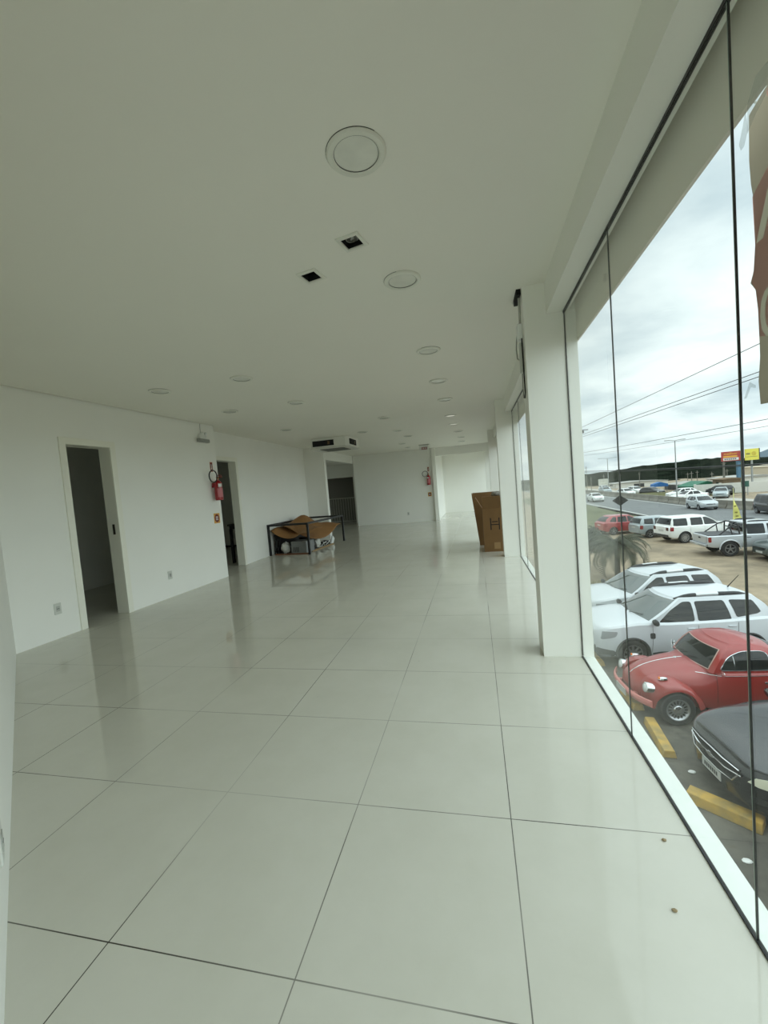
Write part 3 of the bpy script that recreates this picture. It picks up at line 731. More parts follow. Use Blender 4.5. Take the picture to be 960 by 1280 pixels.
class Cabin:
    """glasshouse: front and rear lines and half width as functions of t (0 belt .. 1 roof)"""
    def __init__(s, z0, z1, xf, xr, hw, bow=.10, rbow=.05, crown=.045, fil=.022):
        s.z0, s.z1, s.xf, s.xr, s.hw, s.bow, s.rbow, s.crown, s.fil = z0, z1, xf, xr, hw, bow, rbow, crown, fil
    def F(s, t): return pchip(s.xf, t)
    def R(s, t): return pchip(s.xr, t)
    def W(s, t): return pchip(s.hw, t)
    def z(s, t): return s.z0+(s.z1-s.z0)*t
    def front(s, y, t):
        w = s.W(t); return s.F(t)-s.bow*(y/w)**2
    def rear(s, y, t):
        w = s.W(t); return s.R(t)+s.rbow*(y/w)**2
    def ring(s, t, k=1., dz=0):
        w = s.W(t); n = 8; pts = []; q = .93
        for i in range(n+1):
            y = -q*w+2*q*w*i/n; pts.append((s.front(y, t), y))
        xa, xb = s.front(q*w, t), s.rear(q*w, t); c = .07
        m = 10; pts.append((xa-c*.45, w*.985))
        for i in range(m+1): pts.append((xa-c+(xb-xa+2*c)*i/m, w*(1-.03*(2*i/m-1)**2)))
        pts.append((xb+c*.45, w*.975))
        for i in range(n+1):
            y = q*w-2*q*w*i/n; pts.append((s.rear(y, t), y))
        pts.append((xb+c*.45, -w*.975))
        for i in range(m+1): pts.append((xb+c+(xa-xb-2*c)*i/m, -w*(1-.03*(2*i/m-1)**2)))
        pts.append((xa-c*.45, -w*.985))
        cx = (s.F(t)+s.R(t))/2
        return [(cx+(x-cx)*k, y*k, s.z(t)+dz) for x, y in pts]
    def mesh(s, mb, mi=0):
        R = [s.ring(t) for t in [k/10 for k in range(10)]+[.95, 1.0]]
        f = s.fil; kb = .94
        for i in range(1, 5):
            a = i/4*PI/2; R.append(s.ring(1., 1-(1-kb)*(1-math.cos(a)), f*math.sin(a)))
        for k in (.85, .72, .55, .35, .15): R.append(s.ring(1., k, f+(s.crown-f)*(1-(k/kb)**2)))
        mb.rings(R, mi)
    def side_pt(s, x, h, side, off):
        t = max(0, min(1, h/(s.z1-s.z0))); w = s.W(t)
        xa, xb = s.front(.93*w, t)-.07, s.rear(.93*w, t)+.07
        u = max(-1, min(1, (x-(xa+xb)/2)/((xa-xb)/2))); w *= (1-.03*u*u)
        return (x, side*(w+off), s.z0+h)
    def win_outline(s, q, side, r=.05, off=.006):
        return [s.side_pt(x, h, side, off) for x, h in rounded([(x, t*(s.z1-s.z0)) for x, t in q], r)]
    def side_win(s, q, side, r=.05, off=.006):
        """q: list of (x, t); a convex outline laid over the curved side as a thin shell of glass"""
        q = rounded([(x, t*(s.z1-s.z0)) for x, t in q], r)
        h0, h1 = min(p[1] for p in q), max(p[1] for p in q); n = 12; rows = []
        for i in range(n+1):
            h = h0+(h1-h0)*(.5-.5*math.cos(PI*i/n)); h = min(max(h, h0+1e-4), h1-1e-4); xs = []
            for (xa, ha), (xb, hb) in zip(q, q[1:]+q[:1]):
                if (ha-h)*(hb-h) < 0: xs.append(xa+(xb-xa)*(h-ha)/(hb-ha))
            xa, xb = min(xs), max(xs); m = 6
            rows.append([(xa+(xb-xa)*k/m, h) for k in range(m+1)])
        mb = MB(); V = []; m1 = len(rows[0])
        for o in (off, -.012):
            V += [s.side_pt(x, h, side, o) for r_ in rows for x, h in r_]
        N = len(rows)*m1; Fc = []
        for i in range(n):
            for j in range(m1-1):
                a = i*m1+j; Fc.append((a, a+1, a+m1+1, a+m1)); Fc.append((N+a, N+a+m1, N+a+m1+1, N+a+1))
        bd = [j for j in range(m1)]+[i*m1+m1-1 for i in range(1, n+1)]+[n*m1+j for j in range(m1-2, -1, -1)]+[i*m1 for i in range(n-1, 0, -1)]
        for k in range(len(bd)):
            p, w = bd[k], bd[(k+1) % len(bd)]; Fc.append((p, N+p, N+w, w))
        return mb.add(V, Fc)
    def screen(s, t0, t1, kx, front=True, off=.006, ny=10, nt=6):
        f = s.front if front else s.rear; sg = 1 if front else -1; G_ = []
        for lay in (0, 1):
            g = []
            for i in range(nt+1):
                t = t0+(t1-t0)*i/nt; row = []
                for j in range(ny+1):
                    e = 1-.10*(abs(2*j/ny-1)**4)*(1 if i in (0, nt) else 0)
                    y = s.W(t)*kx*(2*j/ny-1)
                    tt = t
                    row.append((f(y, tt)+sg*(off-.012*lay), y, s.z(tt)))
                g.append(row)
            G_.append(g)
        V = [p for g in G_ for r in g for p in r]; n1 = ny+1; N = (nt+1)*n1; Fc = []
        for i in range(nt):
            for j in range(ny):
                a = i*n1+j; Fc.append((a, a+1, a+n1+1, a+n1)); Fc.append((N+a, N+a+n1, N+a+n1+1, N+a+1))
        b = [j for j in range(n1)]+[i*n1+ny for i in range(1, nt+1)]+[nt*n1+j for j in range(ny-1, -1, -1)]+[i*n1 for i in range(nt-1, 0, -1)]
        for k in range(len(b)):
            p, q = b[k], b[(k+1) % len(b)]; Fc.append((p, N+p, N+q, q))
        return V, Fc

def arch_cut(o, axles, r, W, mats_dark=1, depth=.30):
    cs = []
    for x, zc in axles:
        for s in (-1, 1):
            cs.append(MB().cyl((x, s*(W/2-depth), zc), (x, s*(W/2+.2), zc), r, 28).build('cutter', UNDER, o.parent))
    boolean_cut(o, cs)
    me = o.data
    if len(me.materials) < 2: me.materials.append(UNDER)
    for p in me.polygons:
        for x, zc in axles:
            if all(math.hypot(me.vertices[i].co.x-x, me.vertices[i].co.z-zc) < r+.003 for i in p.vertices): p.material_index = 1
    for p in me.polygons: p.use_smooth = True
    try: me.set_sharp_from_angle(angle=math.radians(32))
    except Exception: pass

def paint(name, rgb, rough=.28, metal=.0): return mat(name, rgb, rough, metal, coat=.7, spec=.5)

def car(label, loc, deg, P, shell, cabin, group=None, cat='car', name='car'):
    """parts shared by every modern car"""
    t = thing(name, label, cat, (loc[0], loc[1], G), math.radians(deg), group)
    mb = MB(); shell.mesh(mb); body = mb.build('body', [P['paint'], UNDER], t, smooth=True, angle=32)
    W = 2*max(w for _, w in shell.wid); r = P['r']; ax = P['axles']
    if P.get('cut', True): arch_cut(body, [(x, r) for x in ax], r*1.13, W)
    if cabin:
        mb = MB(); cabin.mesh(mb); mb.build('roof', P.get('roof_paint', P['paint']), t, smooth=True, angle=40)
        V, Fc = cabin.screen(.10, .93, .90); MB().add(V, Fc).build('windshield', P.get('screen', CGLASS), t, smooth=True)
        if P.get('rear_glass', True):
            V, Fc = cabin.screen(.25, .90, .86, False); MB().add(V, Fc).build('rear_window', CGLASS, t, smooth=True)
        for s in (1, -1):
            for q in P['wins']: cabin.side_win(q, s).build('side_window', CGLASS, t, smooth=True)
    for x in ax:
        for s in (1, -1): wheel(t, x, s*(W/2-.115), r, P.get('tw', .20), r*P.get('rimk', .66), P.get('rim', '10'), P.get('rim_mat'))
    seams = MB()
    for s in (1, -1):
        for x, z0, z1, sl in P.get('seams', ()): seams.rings(shell.seam(x, z0, z1, sl, side=s), caps=False, closed=False)
    if P.get('seams'): seams.build('door_seam', MATBLK, t)
    for s in (1, -1):
        for x, z in P.get('handles', ()):
            y = shell.y_at(x, z); MB().box((x-.09, s*y-.012, z-.014), (x+.09, s*y+.022*s if s > 0 else s*y+.012, z+.014) if s > 0 else (x+.09, s*y+.012, z+.014)).build('door_handle', P.get('handle_mat', P['paint']), t, bevel=.006)
        for poly, m, nm in P.get('patches', ()): shell.patch(rounded(poly, .03), s).build(nm, m, t, smooth=True)
        if 'mirror' in P:
            x, z = P['mirror']; y = shell.y_at(x, min(z, pchip(shell.top, x)-.02))
            mi = MB().lathe([(.001, -.10), (.05, -.095), (.075, -.04), (.08, .03), (.06, .085), (.001, .10)], 12, axis='y', M=Matrix.Translation((x, s*(y+.10), z)) @ Matrix.Scale(.75, 4, (1,0,0))).build('mirror', P.get('mirror_mat', PLASTIC), t, smooth=True)
            MB().box((x-.03, min(s*(y-.06), s*(y+.03)), z-.06), (x+.02, max(s*(y-.06), s*(y+.03)), z-.03)).build('mirror_foot', PLASTIC, mi)
        if 'rails' in P:
            xa, xb, zz, yy = P['rails']; n = 14; pts = []
            for k in range(n+1):
                u = k/n; lift = min(1, 6*u, 6*(1-u)); pts.append((xa+(xb-xa)*u, s*yy*(1-.04*(2*u-1)**2), zz-.05+.07*lift-.02*abs(2*u-1)))
            rl = MB().tube(pts, [.026+.018*min(1, 5*k/n, 5*(1-k/n)) for k in range(n+1)], 8).build('roof_rail', PLASTIC, t, smooth=True)
            if P.get('rail_mid'):
                MB().tube(pts[4:9], .046, 8, M=Matrix.Translation((0, s*.003, .002))).build('rail_cover', mat('rail_silver', (196, 198, 198), .3, .5), rl, smooth=True)
    return t, body

def front_box(t, shell, x, y0, y1, z0, z1, m, nm, push=.0, th=.03, par=None):
    """a patch that follows the rounded nose or tail: x gives the centre line position"""
    n = 8; sg = 1 if x > 0 else -1; outs, ins = [], []
    def xs(y):
        lo, hi = 0., abs(x)
        for _ in range(24):
            m_ = (lo+hi)/2
            if pchip(shell.wid, sg*m_) >= abs(y): lo = m_
            else: hi = m_
        return sg*(lo+push)
    poly = [(y0+(y1-y0)*k/n, z0) for k in range(n+1)]+[(y1-(y1-y0)*k/n, z1) for k in range(n+1)]
    o = [(xs(y), y, z) for y, z in poly]; i = [(xs(y)-sg*th, y, z) for y, z in poly]
    return MB().rings([i, o]).build(nm, m, par or t)

def std_cabin_wins(front, pillars, rear, b=.02):
    """front, rear: ((x at belt, x at roof)); pillars: list of (x, half width)"""
    W = []; xs = [front]+[((x+h, x+h), (x-h, x-h)) for x, h in pillars]
    a = front
    for x, h in pillars:
        W.append([(a[0], .08), (x+h, .08), (x+h, .88), (a[1], .88)]); a = (x-h, x-h)
    W.append([(a[0], .08), (rear[0], .08), (rear[1], .88), (a[1], .88)])
    return W

# ---- the two pale SUVs
def suv(label, loc, deg, col, antenna):
    sh = Shell(top=[(2.17, .80), (2.13, .93), (2.0, 1.01), (1.5, 1.08), (1.05, 1.12), (.4, 1.09), (-.6, 1.10), (-1.7, 1.13), (-2.08, 1.12), (-2.17, 1.02)],
               bot=[(2.17, .40), (2.0, .28), (1.0, .27), (-1.0, .27), (-2.0, .34), (-2.17, .48)],
               wid=[(2.17, .52), (2.12, .70), (2.0, .81), (1.75, .88), (1.0, .90), (-1.2, .905), (-1.9, .87), (-2.1, .80), (-2.17, .70)], crown=[(2.17, .01), (1.6, .045), (1.0, .03), (-2.1, .01)])
    cb = Cabin(1.04, 1.60, [(0, 1.12), (.5, .66), (1, .22)], [(0, -2.06), (.5, -1.96), (1, -1.70)], [(0, .83), (.5, .765), (1, .635)], bow=.16, crown=.05)
    P = dict(paint=col, r=.345, axles=(1.33, -1.34), rim='10', mirror=(.80, 1.13), rails=(.15, -1.62, 1.655, .57), rail_mid=True,
             screen=mat('sky_pale_windshield', (60, 70, 68), .03, spec=.9, coat=.5),  # glass colour lightened to carry the pale sky reflection
             wins=[[(.66, .08), (-.17, .08), (-.17, .88), (.02, .88), (.36, .55)], [(-.25, .08), (-1.02, .08), (-.92, .88), (-.25, .88)], [(-1.14, .16), (-1.72, .30), (-1.58, .84), (-1.04, .88)]],
             seams=((.88, .38, 1.06, -.04), (-.21, .36, 1.08, 0), (-1.08, .62, 1.08, -.05)), handles=((-.05, .93), (-.98, .95)), handle_mat=col,
             patches=[([(2.05, .72), (1.72, .80), (1.66, .92), (2.02, .93)], SMOKE, 'headlight'), ([(2.14, .30), (1.74, .30), (1.74, .44), (2.14, .50)], PLASTIC, 'bumper_cladding'), ([(-2.0, .80), (-2.12, .80), (-2.10, 1.06), (-1.98, 1.06)], REDLENS, 'taillight'),
                      ([(.92, .72), (.80, .72), (.80, .86), (.92, .86)], PLASTIC, 'fender_vent'), ([(.86, .28), (-.88, .28), (-.88, .38), (.86, .38)], PLASTIC, 'sill_cladding')])
    t, b = car(label, loc, deg, P, sh, cb)
    front_box(t, sh, 2.17, -.60, .60, .70, .86, PLASTIC, 'grille'); front_box(t, sh, 2.17, -.66, .66, .38, .54, PLASTIC, 'bumper_intake')
    g = front_box(t, sh, 2.17, -.55, .55, .765, .795, CHROME, 'grille_bar', .006)
    for s in (1, -1):
        for x in (1.33, -1.34):
            pts = [(x+.40*math.cos(a), s*(sh.y_at(x, .55)+.004), .345+.40*math.sin(a)) for a in [PI*k/16 for k in range(-1, 18)]]
            MB().tube(pts, .026, 6).build('arch_cladding', PLASTIC, t, smooth=True)
        V = MB(); V.tube([(1.0, s*.05, 1.16), (.85, s*.45, 1.20)], .008, 6); V.build('wiper', MATBLK, t)
    # dark dashboard top seen through the windshield
    if antenna: MB().tube([(-1.50, 0, 1.655), (-1.52, 0, 1.68), (-1.78, 0, 1.95)], [.022, .012, .006], 8).build('antenna', MATBLK, t)
SILVERW = paint('silver_white_paint', (190, 195, 199), .3); SILVER2 = paint('pale_silver_paint', (186, 191, 194), .3)
suv('silver white SUV with roof rails parked just behind the red vintage car', (4.75, 12.0), 187.4, SILVERW, True)
suv('pale SUV with roof rails, farther of the two parked side by side', (5.10, 14.55), 194., SILVER2, False)

# ---- white SUV parked by the road, seen from behind
sh = Shell(top=[(2.25, .75), (2.18, .90), (2.0, 1.0), (1.4, 1.08), (1.0, 1.12), (.3, 1.10), (-1.0, 1.10), (-2.05, 1.10), (-2.25, 1.02)], bot=[(2.25, .42), (2.0, .30), (-2.0, .34), (-2.25, .45)],
           wid=[(2.25, .55), (2.15, .75), (1.9, .88), (1.2, .93), (-1.6, .93), (-2.1, .88), (-2.25, .80)])
cb = Cabin(1.04, 1.62, [(0, 1.10), (.5, .70), (1, .25)], [(0, -2.16), (.5, -2.08), (1, -1.92)], [(0, .86), (.5, .79), (1, .66)], bow=.14, crown=.05)
WHITEC = paint('white_car_paint', (222, 224, 221), .3)
P = dict(paint=WHITEC, r=.36, axles=(1.33, -1.33), rim='10', mirror=(.85, 1.15), mirror_mat=WHITEC, screen=CGLASS,
         wins=[[(.72, .10), (-.10, .10), (-.10, .88), (.10, .88), (.45, .55)], [(-.18, .10), (-.92, .10), (-.88, .88), (-.18, .88)], [(-1.12, .10), (-1.98, .12), (-1.90, .88), (-1.10, .88)]],
         seams=((.9, .40, 1.06, 0), (-.14, .38, 1.08, 0), (-1.0, .62, 1.08, 0)), handles=((-.02, .95), (-.85, .95)),
         patches=[([(-2.0, .80), (-2.20, .80), (-2.17, 1.06), (-1.98, 1.06)], REDLENS, 'taillight'), ([(2.12, .72), (1.80, .78), (1.76, .92), (2.08, .92)], LENS, 'headlight'), ([(.90, .30), (-.90, .30), (-.90, .38), (.90, .38)], PLASTIC, 'sill_cladding')])
t, b = car('white SUV seen from behind, parked near the road left of the pickup', (13.75, 30.0), 10., P, sh, cb)
front_box(t, sh, -2.25, -.26, .26, .74, .86, PLATE, 'license_plate', .004); front_box(t, sh, -2.25, -.74, .74, .42, .56, PLASTIC, 'rear_bumper', .006)
for s in (1, -1): front_box(t, sh, -2.25, s*.64-.12, s*.64+.12, .82, 1.03, mat('dark_red_lens', (74, 26, 28), .15), 'taillight', .006)

# ---- silver pickup with black roll bar
sh = Shell(top=[(2.55, .80), (2.48, .98), (2.2, 1.06), (1.5, 1.12), (1.15, 1.15), (.4, 1.13), (-.9, 1.13), (-1.2, 1.10), (-2.5, 1.09), (-2.56, 1.06)], bot=[(2.55, .48), (2.3, .42), (-2.3, .46), (-2.56, .52)],
           wid=[(2.55, .60), (2.45, .78), (2.1, .87), (1.2, .89), (-2.4, .88), (-2.56, .86)], crown=.012, shoulder=.93)
cb = Cabin(1.08, 1.70, [(0, 1.20), (.5, .82), (1, .48)], [(0, -.98), (.5, -.95), (1, -.90)], [(0, .84), (.5, .77), (1, .66)], bow=.10, rbow=.02, crown=.045)
PSIL = paint('pickup_silver_paint', (188, 192, 195), .3, .25)
P = dict(paint=PSIL, r=.39, axles=(1.62, -1.60), rim='5', rimk=.62, tw=.25, mirror=(.95, 1.2), mirror_mat=CHROME, rails=(.35, -.80, 1.735, .58),
         wins=[[(.85, .08), (.06, .08), (.06, .88), (.32, .88), (.62, .5)], [(-.06, .08), (-.82, .08), (-.80, .88), (-.06, .88)]],
         seams=((1.0, .50, 1.10, 0), (.0, .50, 1.12, 0), (-.92, .50, 1.12, 0)), handles=((.12, .97), (-.78, .97)), handle_mat=MATBLK,
         patches=[([(-2.42, .76), (-2.555, .76), (-2.555, 1.03), (-2.42, 1.03)], REDLENS, 'taillight'), ([(2.42, .78), (2.15, .82), (2.12, .98), (2.38, .98)], LENS, 'headlight')])
t, b = car('silver pickup truck with a black roll bar over its covered bed', (14.22, 25.05), -2., P, sh, cb, name='pickup_truck', cat='pickup truck')
MB().box((-2.50, -.76, 1.095), (-1.02, .76, 1.125)).build('bed_cover', mat('tonneau_grey', (62, 64, 66), .6), t, bevel=.012)
rb = MB()
for s in (1, -1):
    rb.tube([(-1.10, s*.72, 1.10), (-1.12, s*.66, 1.45), (-1.14, s*.58, 1.66), (-1.14, s*.48, 1.70)], .036, 8); rb.tube([(-2.02, s*.74, 1.11), (-1.75, s*.70, 1.32), (-1.45, s*.64, 1.55), (-1.15, s*.58, 1.66)], .034, 8)
    rb.tube([(-1.42, s*.73, 1.11), (-1.50, s*.66, 1.50)], .028, 8)
rb.tube([(-1.14, -.50, 1.70), (-1.14, .50, 1.70)], .036, 8); rb.tube([(-1.12, -.66, 1.42), (-1.12, .66, 1.42)], .026, 8)
rb.build('roll_bar', BLACK, t, smooth=True)
bp = MB().box((-2.74, -.80, .52), (-2.58, .80, .66)).build('rear_bumper', mat('bumper_chrome', (170, 172, 172), .3, .7), t, bevel=.03)
MB().box((-2.748, -.22, .55), (-2.738, .22, .64)).build('license_plate', PLATE, bp)
MB().box((-2.585, -.70, .70), (-2.562, .70, 1.05)).build('tailgate', paint('pickup_tailgate', (176, 180, 182), .32, .25), t, bevel=.01)
MB().box((-2.60, -.10, .90), (-2.58, .10, .97)).build('tailgate_handle', MATBLK, t)
for s in (1, -1):
    for x in (1.62, -1.60):
        pts = [(x+.46*math.cos(a), s*.885, .39+.46*math.sin(a)) for a in [PI*k/16 for k in range(0, 17)]]
        MB().tube(pts, .035, 6).build('arch_flare', PSIL, t, smooth=True)

# ---- generic small cars
def hatch(label, loc, deg, col, wag=0., rim='5', H=1.47, group=None, dark=False):
    sh = Shell(top=[(1.95, .62), (1.90, .74), (1.7, .84), (1.2, .93), (.95, .97), (.3, .95), (-1.0, .96), (-1.75, .98), (-1.95, .90)], bot=[(1.95, .36), (1.7, .24), (-1.7, .26), (-1.95, .38)],
               wid=[(1.95, .48), (1.87, .66), (1.65, .79), (1.1, .83), (-1.2, .83), (-1.75, .79), (-1.95, .66)])
    cb = Cabin(.91, H-.05, [(0, 1.12), (.5, .68), (1, .25)], [(0, -1.86-wag*.05), (.5, -1.72-wag*.1), (1, -1.30-wag*.35)], [(0, .765), (.5, .69), (1, .56)], bow=.14, crown=.05)
    P = dict(paint=col, r=.30, axles=(1.2, -1.25), rim=rim, mirror=(.72, 1.0), mirror_mat=col,
             wins=[[(.62, .08), (-.10, .08), (-.10, .88), (.08, .88), (.40, .52)], [(-.18, .08), (-.88, .08), (-.82, .88), (-.18, .88)], [(-1.0, .12), (-1.50-wag*.1, .22), (-1.18-wag*.35, .86), (-.95, .88)]],
             seams=((.80, .34, .93, 0), (-.14, .32, .95, 0), (-.95, .55, .95, 0)), handles=((-.05, .80), (-.85, .80)),
             patches=[([(1.86, .58), (1.58, .66), (1.52, .78), (1.82, .76)], LENS, 'headlight'), ([(-1.72, .66), (-1.90, .66), (-1.87, .92), (-1.70, .92)], REDLENS, 'taillight')])
    t, b = car(label, loc, deg, P, sh, cb, group)
    front_box(t, sh, 1.95, -.40, .40, .56, .66, PLASTIC, 'grille'); front_box(t, sh, 1.95, -.22, .22, .40, .50, PLATE, 'license_plate', .004)
    front_box(t, sh, 1.95, -.56, .56, .28, .38, PLASTIC, 'bumper_intake', -.01)
    front_box(t, sh, -1.95, -.22, .22, .70, .80, PLATE, 'license_plate', .004)
    return t
def sedan(label, loc, deg, col, group=None):
    sh = Shell(top=[(2.15, .60), (2.08, .74), (1.8, .84), (1.3, .92), (1.0, .96), (.3, .94), (-1.0, .96), (-1.6, .99), (-2.05, .97), (-2.2, .86)], bot=[(2.15, .36), (1.9, .22), (-1.9, .26), (-2.2, .40)],
               wid=[(2.15, .45), (2.05, .66), (1.8, .80), (1.2, .85), (-1.3, .85), (-1.95, .79), (-2.2, .60)])
    cb = Cabin(.90, 1.40, [(0, 1.10), (.5, .68), (1, .22)], [(0, -1.68), (.5, -1.38), (1, -.85)], [(0, .78), (.5, .70), (1, .55)], bow=.14, rbow=.10, crown=.05)
    P = dict(paint=col, r=.31, axles=(1.30, -1.32), rim='5', mirror=(.70, 1.0), mirror_mat=col,
             wins=[[(.58, .08), (-.12, .08), (-.12, .88), (.05, .88), (.36, .52)], [(-.20, .08), (-1.12, .10), (-.86, .84), (-.20, .88)]],
             seams=((.80, .34, .92, 0), (-.16, .32, .94, 0)), handles=((-.08, .80), (-.95, .80)),
             patches=[([(2.04, .58), (1.72, .66), (1.66, .78), (2.0, .76)], LENS, 'headlight'), ([(-1.92, .68), (-2.12, .70), (-2.08, .92), (-1.88, .92)], REDLENS, 'taillight')])
    t, b = car(label, loc, deg, P, sh, cb, group)
    front_box(t, sh, 2.15, -.42, .42, .54, .66, PLASTIC, 'grille'); front_box(t, sh, 2.15, -.22, .22, .38, .48, PLATE, 'license_plate', .004)
    return t
REDC = paint('red_car_paint', (150, 50, 54), .35); OLDS = paint('old_silver_paint', (150, 160, 163), .35, .2); GREYC = paint('grey_car_paint', (176, 182, 184), .3, .2)
BLKC = paint('black_car_paint', (22, 24, 27), .2); DKGRN = paint('dark_green_grey_paint', (66, 76, 74), .3, .2); MAG = paint('magenta_red_paint', (150, 28, 58), .3)
hatch('red hatchback parked behind the palm beside the road', (11.1, 35.0), 12., REDC)
hatch('old silver station wagon partly hidden behind the white SUV', (12.75, 32.6), 10., OLDS, 1.)
hatch('grey hatchback driving on the road towards the shop', (23.55, 50.2), -92., GREYC)
sedan('white car far down the road near the left of the view', (19.2, 73.5), -88., WHITEC)
hatch('black SUV on the road at the right edge of the view', (25.15, 41.7), -94., BLKC, 1., H=1.75)
sedan('dark grey green car behind the pickup at the right edge', (15.3, 23.1), 182., DKGRN)
sedan('white car nose at the right edge before the dark grey green car', (14.85, 21.2), 183., WHITEC)
hatch('magenta red car at the lower right edge below the black sedan', (4.95, 4.75), 184., MAG)

# ---- black sedan, nose towards the shop
sh = Shell(top=[(2.28, .60), (2.22, .74), (2.05, .82), (1.6, .90), (1.15, .97), (.9, 1.0), (.2, .96), (-1.0, .97), (-1.7, 1.0), (-2.1, .98), (-2.25, .86)], bot=[(2.28, .30), (2.0, .20), (-1.9, .24), (-2.25, .40)],
           wid=[(2.28, .34), (2.22, .54), (2.10, .70), (1.9, .82), (1.5, .88), (-1.3, .88), (-2.0, .80), (-2.25, .62)], crown=[(2.28, .02), (1.8, .06), (1.0, .05), (-2.2, .02)])
cb = Cabin(.93, 1.43, [(0, 1.15), (.5, .70), (1, .22)], [(0, -1.75), (.5, -1.42), (1, -.88)], [(0, .80), (.5, .72), (1, .56)], bow=.16, rbow=.10, crown=.05)
P = dict(paint=BLKC, r=.33, axles=(1.40, -1.32), rim='10', mirror=(.78, 1.02), mirror_mat=BLKC,
         wins=[[(.60, .08), (-.12, .08), (-.12, .88), (.05, .88), (.38, .52)], [(-.20, .08), (-1.12, .10), (-.86, .84), (-.20, .88)]],
         seams=((.86, .34, .92, 0), (-.16, .32, .94, 0)), handles=((-.08, .82), (-.95, .82)), handle_mat=CHROME,
         patches=[([(-1.98, .68), (-2.16, .70), (-2.12, .92), (-1.92, .92)], REDLENS, 'taillight')])
t, b = car('black sedan with chrome lined grille nosed up to the yellow wheel stop', (5.42, 6.95), 186., P, sh, cb)
HL = mat('clear_headlight', (214, 214, 190), .08, spec=.8, coat=.6)
for s in (1, -1):
    sh.patch(rounded([(2.20, .60), (1.98, .605), (1.60, .715), (1.57, .775), (1.86, .785), (2.18, .70)], .03), s, .008, .03).build('headlight', HL, t, smooth=True)
    sh.patch(rounded([(2.18, .36), (1.98, .38), (1.98, .46), (2.18, .45)], .02), s, .006, .02).build('fog_lamp', PLASTIC, t, smooth=True)
gr = front_box(t, sh, 2.28, -.50, .50, .50, .72, MATBLK, 'grille', .002)
def nose_line(pts, r, m, nm, par):
    out = []
    for y, z in pts:
        lo, hi = 0., 2.28
        for _ in range(24):
            k = (lo+hi)/2
            if pchip(sh.wid, k) >= abs(y): lo = k
            else: hi = k
        out.append((lo+.008, y, z))
    return MB().tube(out, r, 6).build(nm, m, par, smooth=True)
nose_line([(-.50, .66), (-.40, .51), (-.15, .485), (.15, .485), (.40, .51), (.50, .66)], .011, CHROME, 'chrome_lower_trim', gr)
nose_line([(-.53, .65), (-.3, .625), (-.08, .62)], .014, CHROME, 'chrome_bar', gr); nose_line([(.53, .65), (.3, .625), (.08, .62)], .014, CHROME, 'chrome_bar', gr)
nose_line([(-.50, .71), (-.25, .725), (0, .73), (.25, .725), (.50, .71)], .008, CHROME, 'chrome_upper_trim', gr)
M = frame_M((2.295, 0, .62), (0, 1, 0), (0, 0, 1), (1, 0, 0))
MB().prism([(-.085, -.02), (-.03, -.02), (-.03, -.04), (.03, -.04), (.03, -.02), (.085, -.02), (.075, .02), (.03, .02), (.03, .04), (-.03, .04), (-.03, .02), (-.075, .02)], 0, .014, 'z', 0, M).build('emblem', CHROME, gr, bevel=.003)
pl = front_box(t, sh, 2.28, -.20, .20, .33, .46, PLATE, 'license_plate', .012)
mb = MB()
for k in range(7): mb.box((2.290, -.145+k*.042, .365), (2.2945, -.118+k*.042, .425))
mb.build('plate_lettering', PLATETXT, pl)

